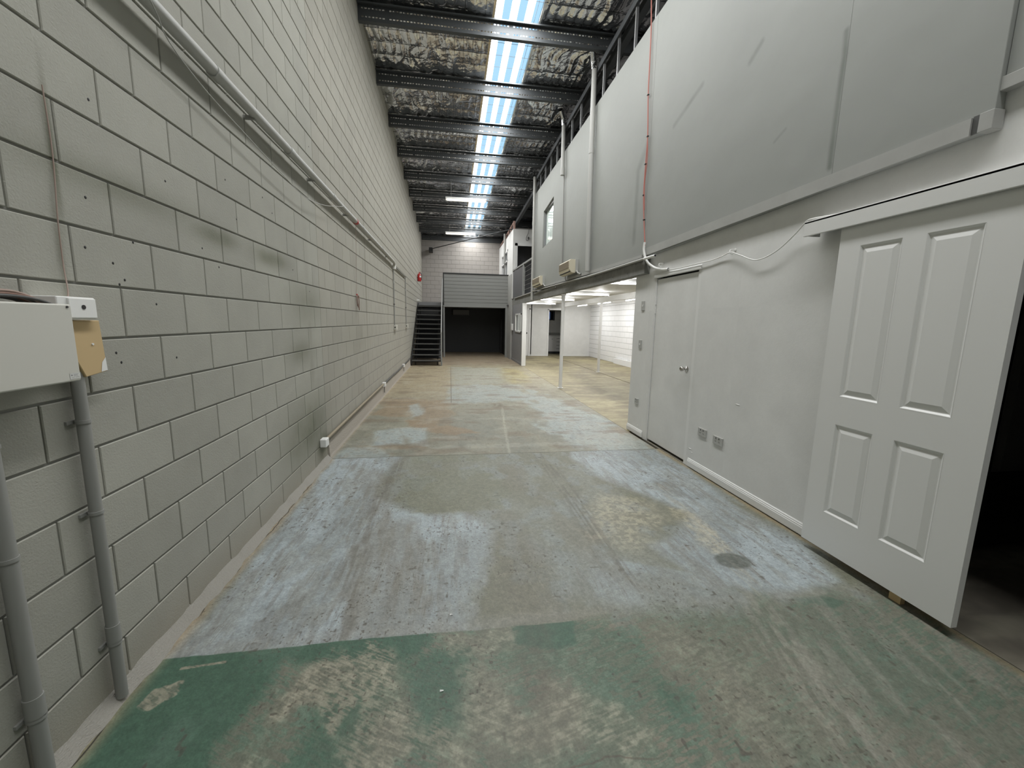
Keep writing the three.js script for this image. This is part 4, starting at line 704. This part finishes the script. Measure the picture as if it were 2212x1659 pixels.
// ---------------------------------------------------------------- fittings on the right
{
  const dn = (name, label, f) => { const t = thing(name, label, 'pipe', 'downpipes on the upper partition'); f(t); };
  dn('downpipe', 'white plastic downpipe down the whole grey partition, nearest the camera', (t) => { part('pipe', cyl([2.405, 2.405, -7.16], [2.405, 5.72, -7.26], 0.043, 18), M.pvc, t); part('coupling', cyl([2.405, 4.36, -7.22], [2.405, 4.44, -7.222], 0.047, 18), M.pvc, t); part('foil_collar', tube([[2.4, 5.68, -7.26], [2.39, 5.8, -7.27], [2.33, 5.92, -7.16]], 0.048, 12, 12), M.foil, t); });
  dn('downpipe', 'short fat white pipe end narrowing to a thin line above the larger air conditioner', (t) => { part('pipe', cyl([2.4, 4.66, -9.08], [2.4, 5.66, -9.12], 0.04, 18), M.pvc, t); part('coupling', cyl([2.4, 4.62, -9.08], [2.4, 4.76, -9.08], 0.046, 18), M.pvc, t); part('thin_pipe', cyl([2.45, 2.7, -9.03], [2.44, 4.66, -9.09], 0.012, 10), M.pvcGrey, t); part('foil_collar', tube([[2.395, 5.62, -9.12], [2.38, 5.74, -9.1], [2.28, 5.84, -8.95]], 0.045, 12, 12), M.foil, t); });
  dn('downpipe', 'grey downpipe on the far corner of the grey partition', (t) => { part('pipe', cyl([2.402, 2.15, -12.1], [2.402, 5.56, -12.1], 0.04, 18), M.pvc, t); part('coupling', cyl([2.402, 4.26, -12.1], [2.402, 4.36, -12.1], 0.044, 18), M.pvc, t); });
  dn('downpipe', 'slim grey downpipe on the far white wall with windows', (t) => { part('pipe', cyl([2.37, 4.0, -18.3], [2.37, 5.25, -18.3], 0.045, 14), M.pvc, t); part('pipe_end', cyl([2.37, 3.4, -18.3], [2.37, 4.0, -18.3], 0.02, 12), M.pvcGrey, t); });
}
for (const [z0, z1, y0, y1, xf, label] of [[-8.69, -7.92, 2.472, 2.714, 2.295, 'beige split air conditioner on the grey partition, the larger and nearer one'], [-11.73, -10.79, 2.472, 2.704, 2.33, 'beige split air conditioner on the grey partition, the farther one']]) {
  const t = thing('air_conditioner', label, 'air conditioner', 'air conditioners above the beam');
  const s = new THREE.Shape([[xf, y0 + 0.06], [xf + 0.05, y0], [2.41, y0 - 0.005], [2.41, y1], [xf + 0.02, y1], [xf, y1 - 0.02]].map((p) => new THREE.Vector2(...p)));
  part('case', metreUV(new THREE.ExtrudeGeometry(s, { depth: z1 - z0 - 0.01, bevelEnabled: true, bevelThickness: 0.005, bevelSize: 0.004, bevelSegments: 2 }).translate(0, 0, z0 + 0.005)), M.ivory, t);
  const g = part('front_grille', rbox(xf - 0.012, xf + 0.002, y0 + 0.085, y1 - 0.03, z0 + 0.03, z1 - 0.03, 0.003), M.grille, t);
  for (let i = 0; i < 9; i++) part('slat', box(xf - 0.016, xf - 0.011, y0 + 0.095 + i * 0.014, y0 + 0.1 + i * 0.014, z0 + 0.035, z1 - 0.035), M.grille, g);
  part('outlet', box(xf + 0.002, xf + 0.045, y0 + 0.012, y0 + 0.03, z0 + 0.04, z1 - 0.04), M.pvcDark, t); part('louvre', box(xf - 0.004, xf + 0.03, y0 + 0.026, y0 + 0.034, z0 + 0.04, z1 - 0.04), M.ivory, t);
  part('mounting_plate', box(2.41, 2.466, y0 + 0.01, y1 + 0.005, z0 + 0.03, z1 + 0.025), M.socket, t);
  part('drain_pipe', tube([[2.42, y0 + 0.01, z0 + 0.1], [2.42, y0 - 0.05, z0 + 0.06], [2.44, y0 - 0.11, z0 + 0.08]], 0.006, 14, 6), M.pvcDark, t);
  part('pipe_wrap', tube([[2.44, y0 + 0.03, z1 + 0.02], [2.43, y0 - 0.02, z1 + 0.12], [2.44, y0 - 0.06, z1 + 0.28]], 0.014, 16, 8), M.pvc, t);
}
{
  const t = thing('beam_conduit', 'cream conduit pipe with an open end running along the grey beam', 'pipe'); part('pipe', tube([[2.41, 2.31, -4.97], [2.41, 2.315, -7.15], [2.415, 2.34, -8.3], [2.415, 2.37, -10.3], [2.415, 2.4, -12.1]], 0.014, 40, 10), M.pvc, t); part('end_sleeve', cyl([2.41, 2.307, -4.72], [2.41, 2.31, -5.0], 0.016), M.pvcWhite, t); part('open_end', cyl([2.41, 2.307, -4.716], [2.41, 2.307, -4.722], 0.012), M.black, t); for (const z of [-5.15, -6.3, -7.6, -9.4]) part('saddle', box(2.4, 2.445, 2.302, 2.322, z - 0.01, z + 0.01), M.pvcGrey, t);
  const r = thing('red_cable', 'thin red cable hanging down the grey partition beside its sheet joint', 'cable'); part('cable', tube([[2.44, 5.7, -5.34], [2.44, 5.4, -5.31], [2.445, 5.07, -5.28], [2.445, 4.65, -5.26], [2.445, 4.33, -5.25], [2.445, 3.78, -5.19], [2.445, 3.46, -5.2], [2.445, 3.13, -5.2], [2.445, 2.78, -5.14], [2.435, 2.48, -5.05]], 0.0075, 70, 7), M.redCable, r);
  part('cable', tube([[2.445, 3.95, -5.21], [2.445, 3.55, -5.16], [2.445, 3.25, -5.19], [2.445, 2.93, -5.15]], 0.005, 30, 6), M.redCable, r); for (const [y, z] of [[2.81, 5.145], [3.12, 5.2], [3.49, 5.2], [3.81, 5.19], [4.31, 5.25]]) part('cable_tie', box(2.434, 2.455, y - 0.006, y + 0.006, -z - 0.013, -z + 0.013), M.black, r);
  const w = thing('white_cable', 'white cable run from the partition foot over the door and up to the sliding track', 'cable');
  part('sheath', tube([[2.435, 2.52, -5.06], [2.43, 2.42, -5.06], [2.45, 2.28, -5.0], [2.49, 2.2, -4.9], [2.498, 2.15, -4.72], [2.498, 2.132, -4.55]], 0.016, 30, 10), M.pvcWhite, w);
  part('cable', tube([[2.498, 2.135, -4.6], [2.498, 2.12, -4.39], [2.498, 2.12, -4.04], [2.498, 2.12, -3.85], [2.5, 2.12, -3.77], [2.5, 2.135, -3.6], [2.49, 2.15, -3.47], [2.49, 2.11, -3.35], [2.48, 2.035, -3.12], [2.48, 2.07, -2.93], [2.48, 2.16, -2.77], [2.46, 2.215, -2.67], [2.43, 2.225, -2.6], [2.43, 2.212, -2.4], [2.45, 2.209, -2.1]], 0.005, 120, 7), M.pvcWhite, w);
  const h = (label, z, y) => { const o = thing('cable_hook', label, 'hook', 'cable hooks on the white wall'); part('hook', tube([[2.52, y + 0.02, z], [2.47, y + 0.015, z], [2.465, y - 0.012, z + 0.01], [2.49, y - 0.02, z + 0.01]], 0.005, 16, 7), M.pvcWhite, o); part('base', new THREE.CylinderGeometry(0.014, 0.014, 0.006, 12).rotateZ(Math.PI / 2).translate(2.518, y + 0.02, z), M.pvcWhite, o); };
  h('small white cable hook above the left top corner of the flat door', -4.72, 2.2); h('small white cable hook on the white wall between the flat door and the track', -3.45, 2.15);
}
function plate(label, z0, z1, y0, y1, kind) {
  const t = thing(kind, label, kind === 'light_switch' ? 'switch' : 'socket', kind === 'light_switch' ? 'switches on the white wall' : 'power points on the white wall');
  part('face_plate', rbox(2.508, 2.521, y0, y1, z0, z1, 0.003), M.socket, t);
  const zc = (z0 + z1) / 2, yc = (y0 + y1) / 2, h = [];
  if (kind === 'light_switch') part('rocker', rbox(2.503, 2.51, yc - 0.012, yc + 0.012, zc - 0.008, zc + 0.008, 0.002), M.gloss, t);
  else { for (const s of [-1, 1]) { part('rocker', rbox(2.503, 2.51, y1 - 0.022, y1 - 0.01, zc + s * 0.022 - 0.006, zc + s * 0.022 + 0.006, 0.002), M.pvcDark, t); for (const e of [-1, 1]) h.push(new THREE.BoxGeometry(0.002, 0.009, 0.0025).rotateX(e * 0.5).translate(2.5075, yc - 0.008, zc + s * 0.025 + e * 0.006)); } part('pin_slot', h, M.black, t); }
}
plate('upper light switch on the narrow white wall left of the flat door', -5.2, -5.12, 1.68, 1.8, 'light_switch');
plate('lower light switch on the narrow white wall left of the flat door', -5.21, -5.135, 1.18, 1.29, 'light_switch');
plate('single power point low on the narrow white wall left of the flat door', -5.22, -5.12, 0.42, 0.5, 'power_point');
plate('double power point low on the white wall, the one nearer the flat door', -3.745, -3.61, 0.39, 0.47, 'power_point');
plate('double power point low on the white wall, the one farther from the flat door', -3.5, -3.36, 0.375, 0.455, 'power_point');
{
  const t = thing('meter_box', 'small white box on the grey wall beside its white-framed window', 'box'); part('case', rbox(2.39, 2.45, 1.17, 1.42, -16.2, -15.95, 0.01), M.pvcWhite, t); part('conduit', cyl([2.43, 1.42, -16.1], [2.43, 2.1, -16.1], 0.012), M.pvcGrey, t);
  const d = (x, z, label) => { const o = thing('floor_debris', label, 'debris', 'paint flakes on the floor'); part('flake', new THREE.TetrahedronGeometry(0.008).scale(1.6, 0.3, 0.8).translate(x, 0.003, z), M.pvcWhite, o); };
  d(0.0, -1.93, 'tiny white paint flake on the blue floor just above the green paint edge'); d(-0.04, -1.49, 'tiny white paint flake on the green floor in the front');
}
renderer.render(scene, camera);
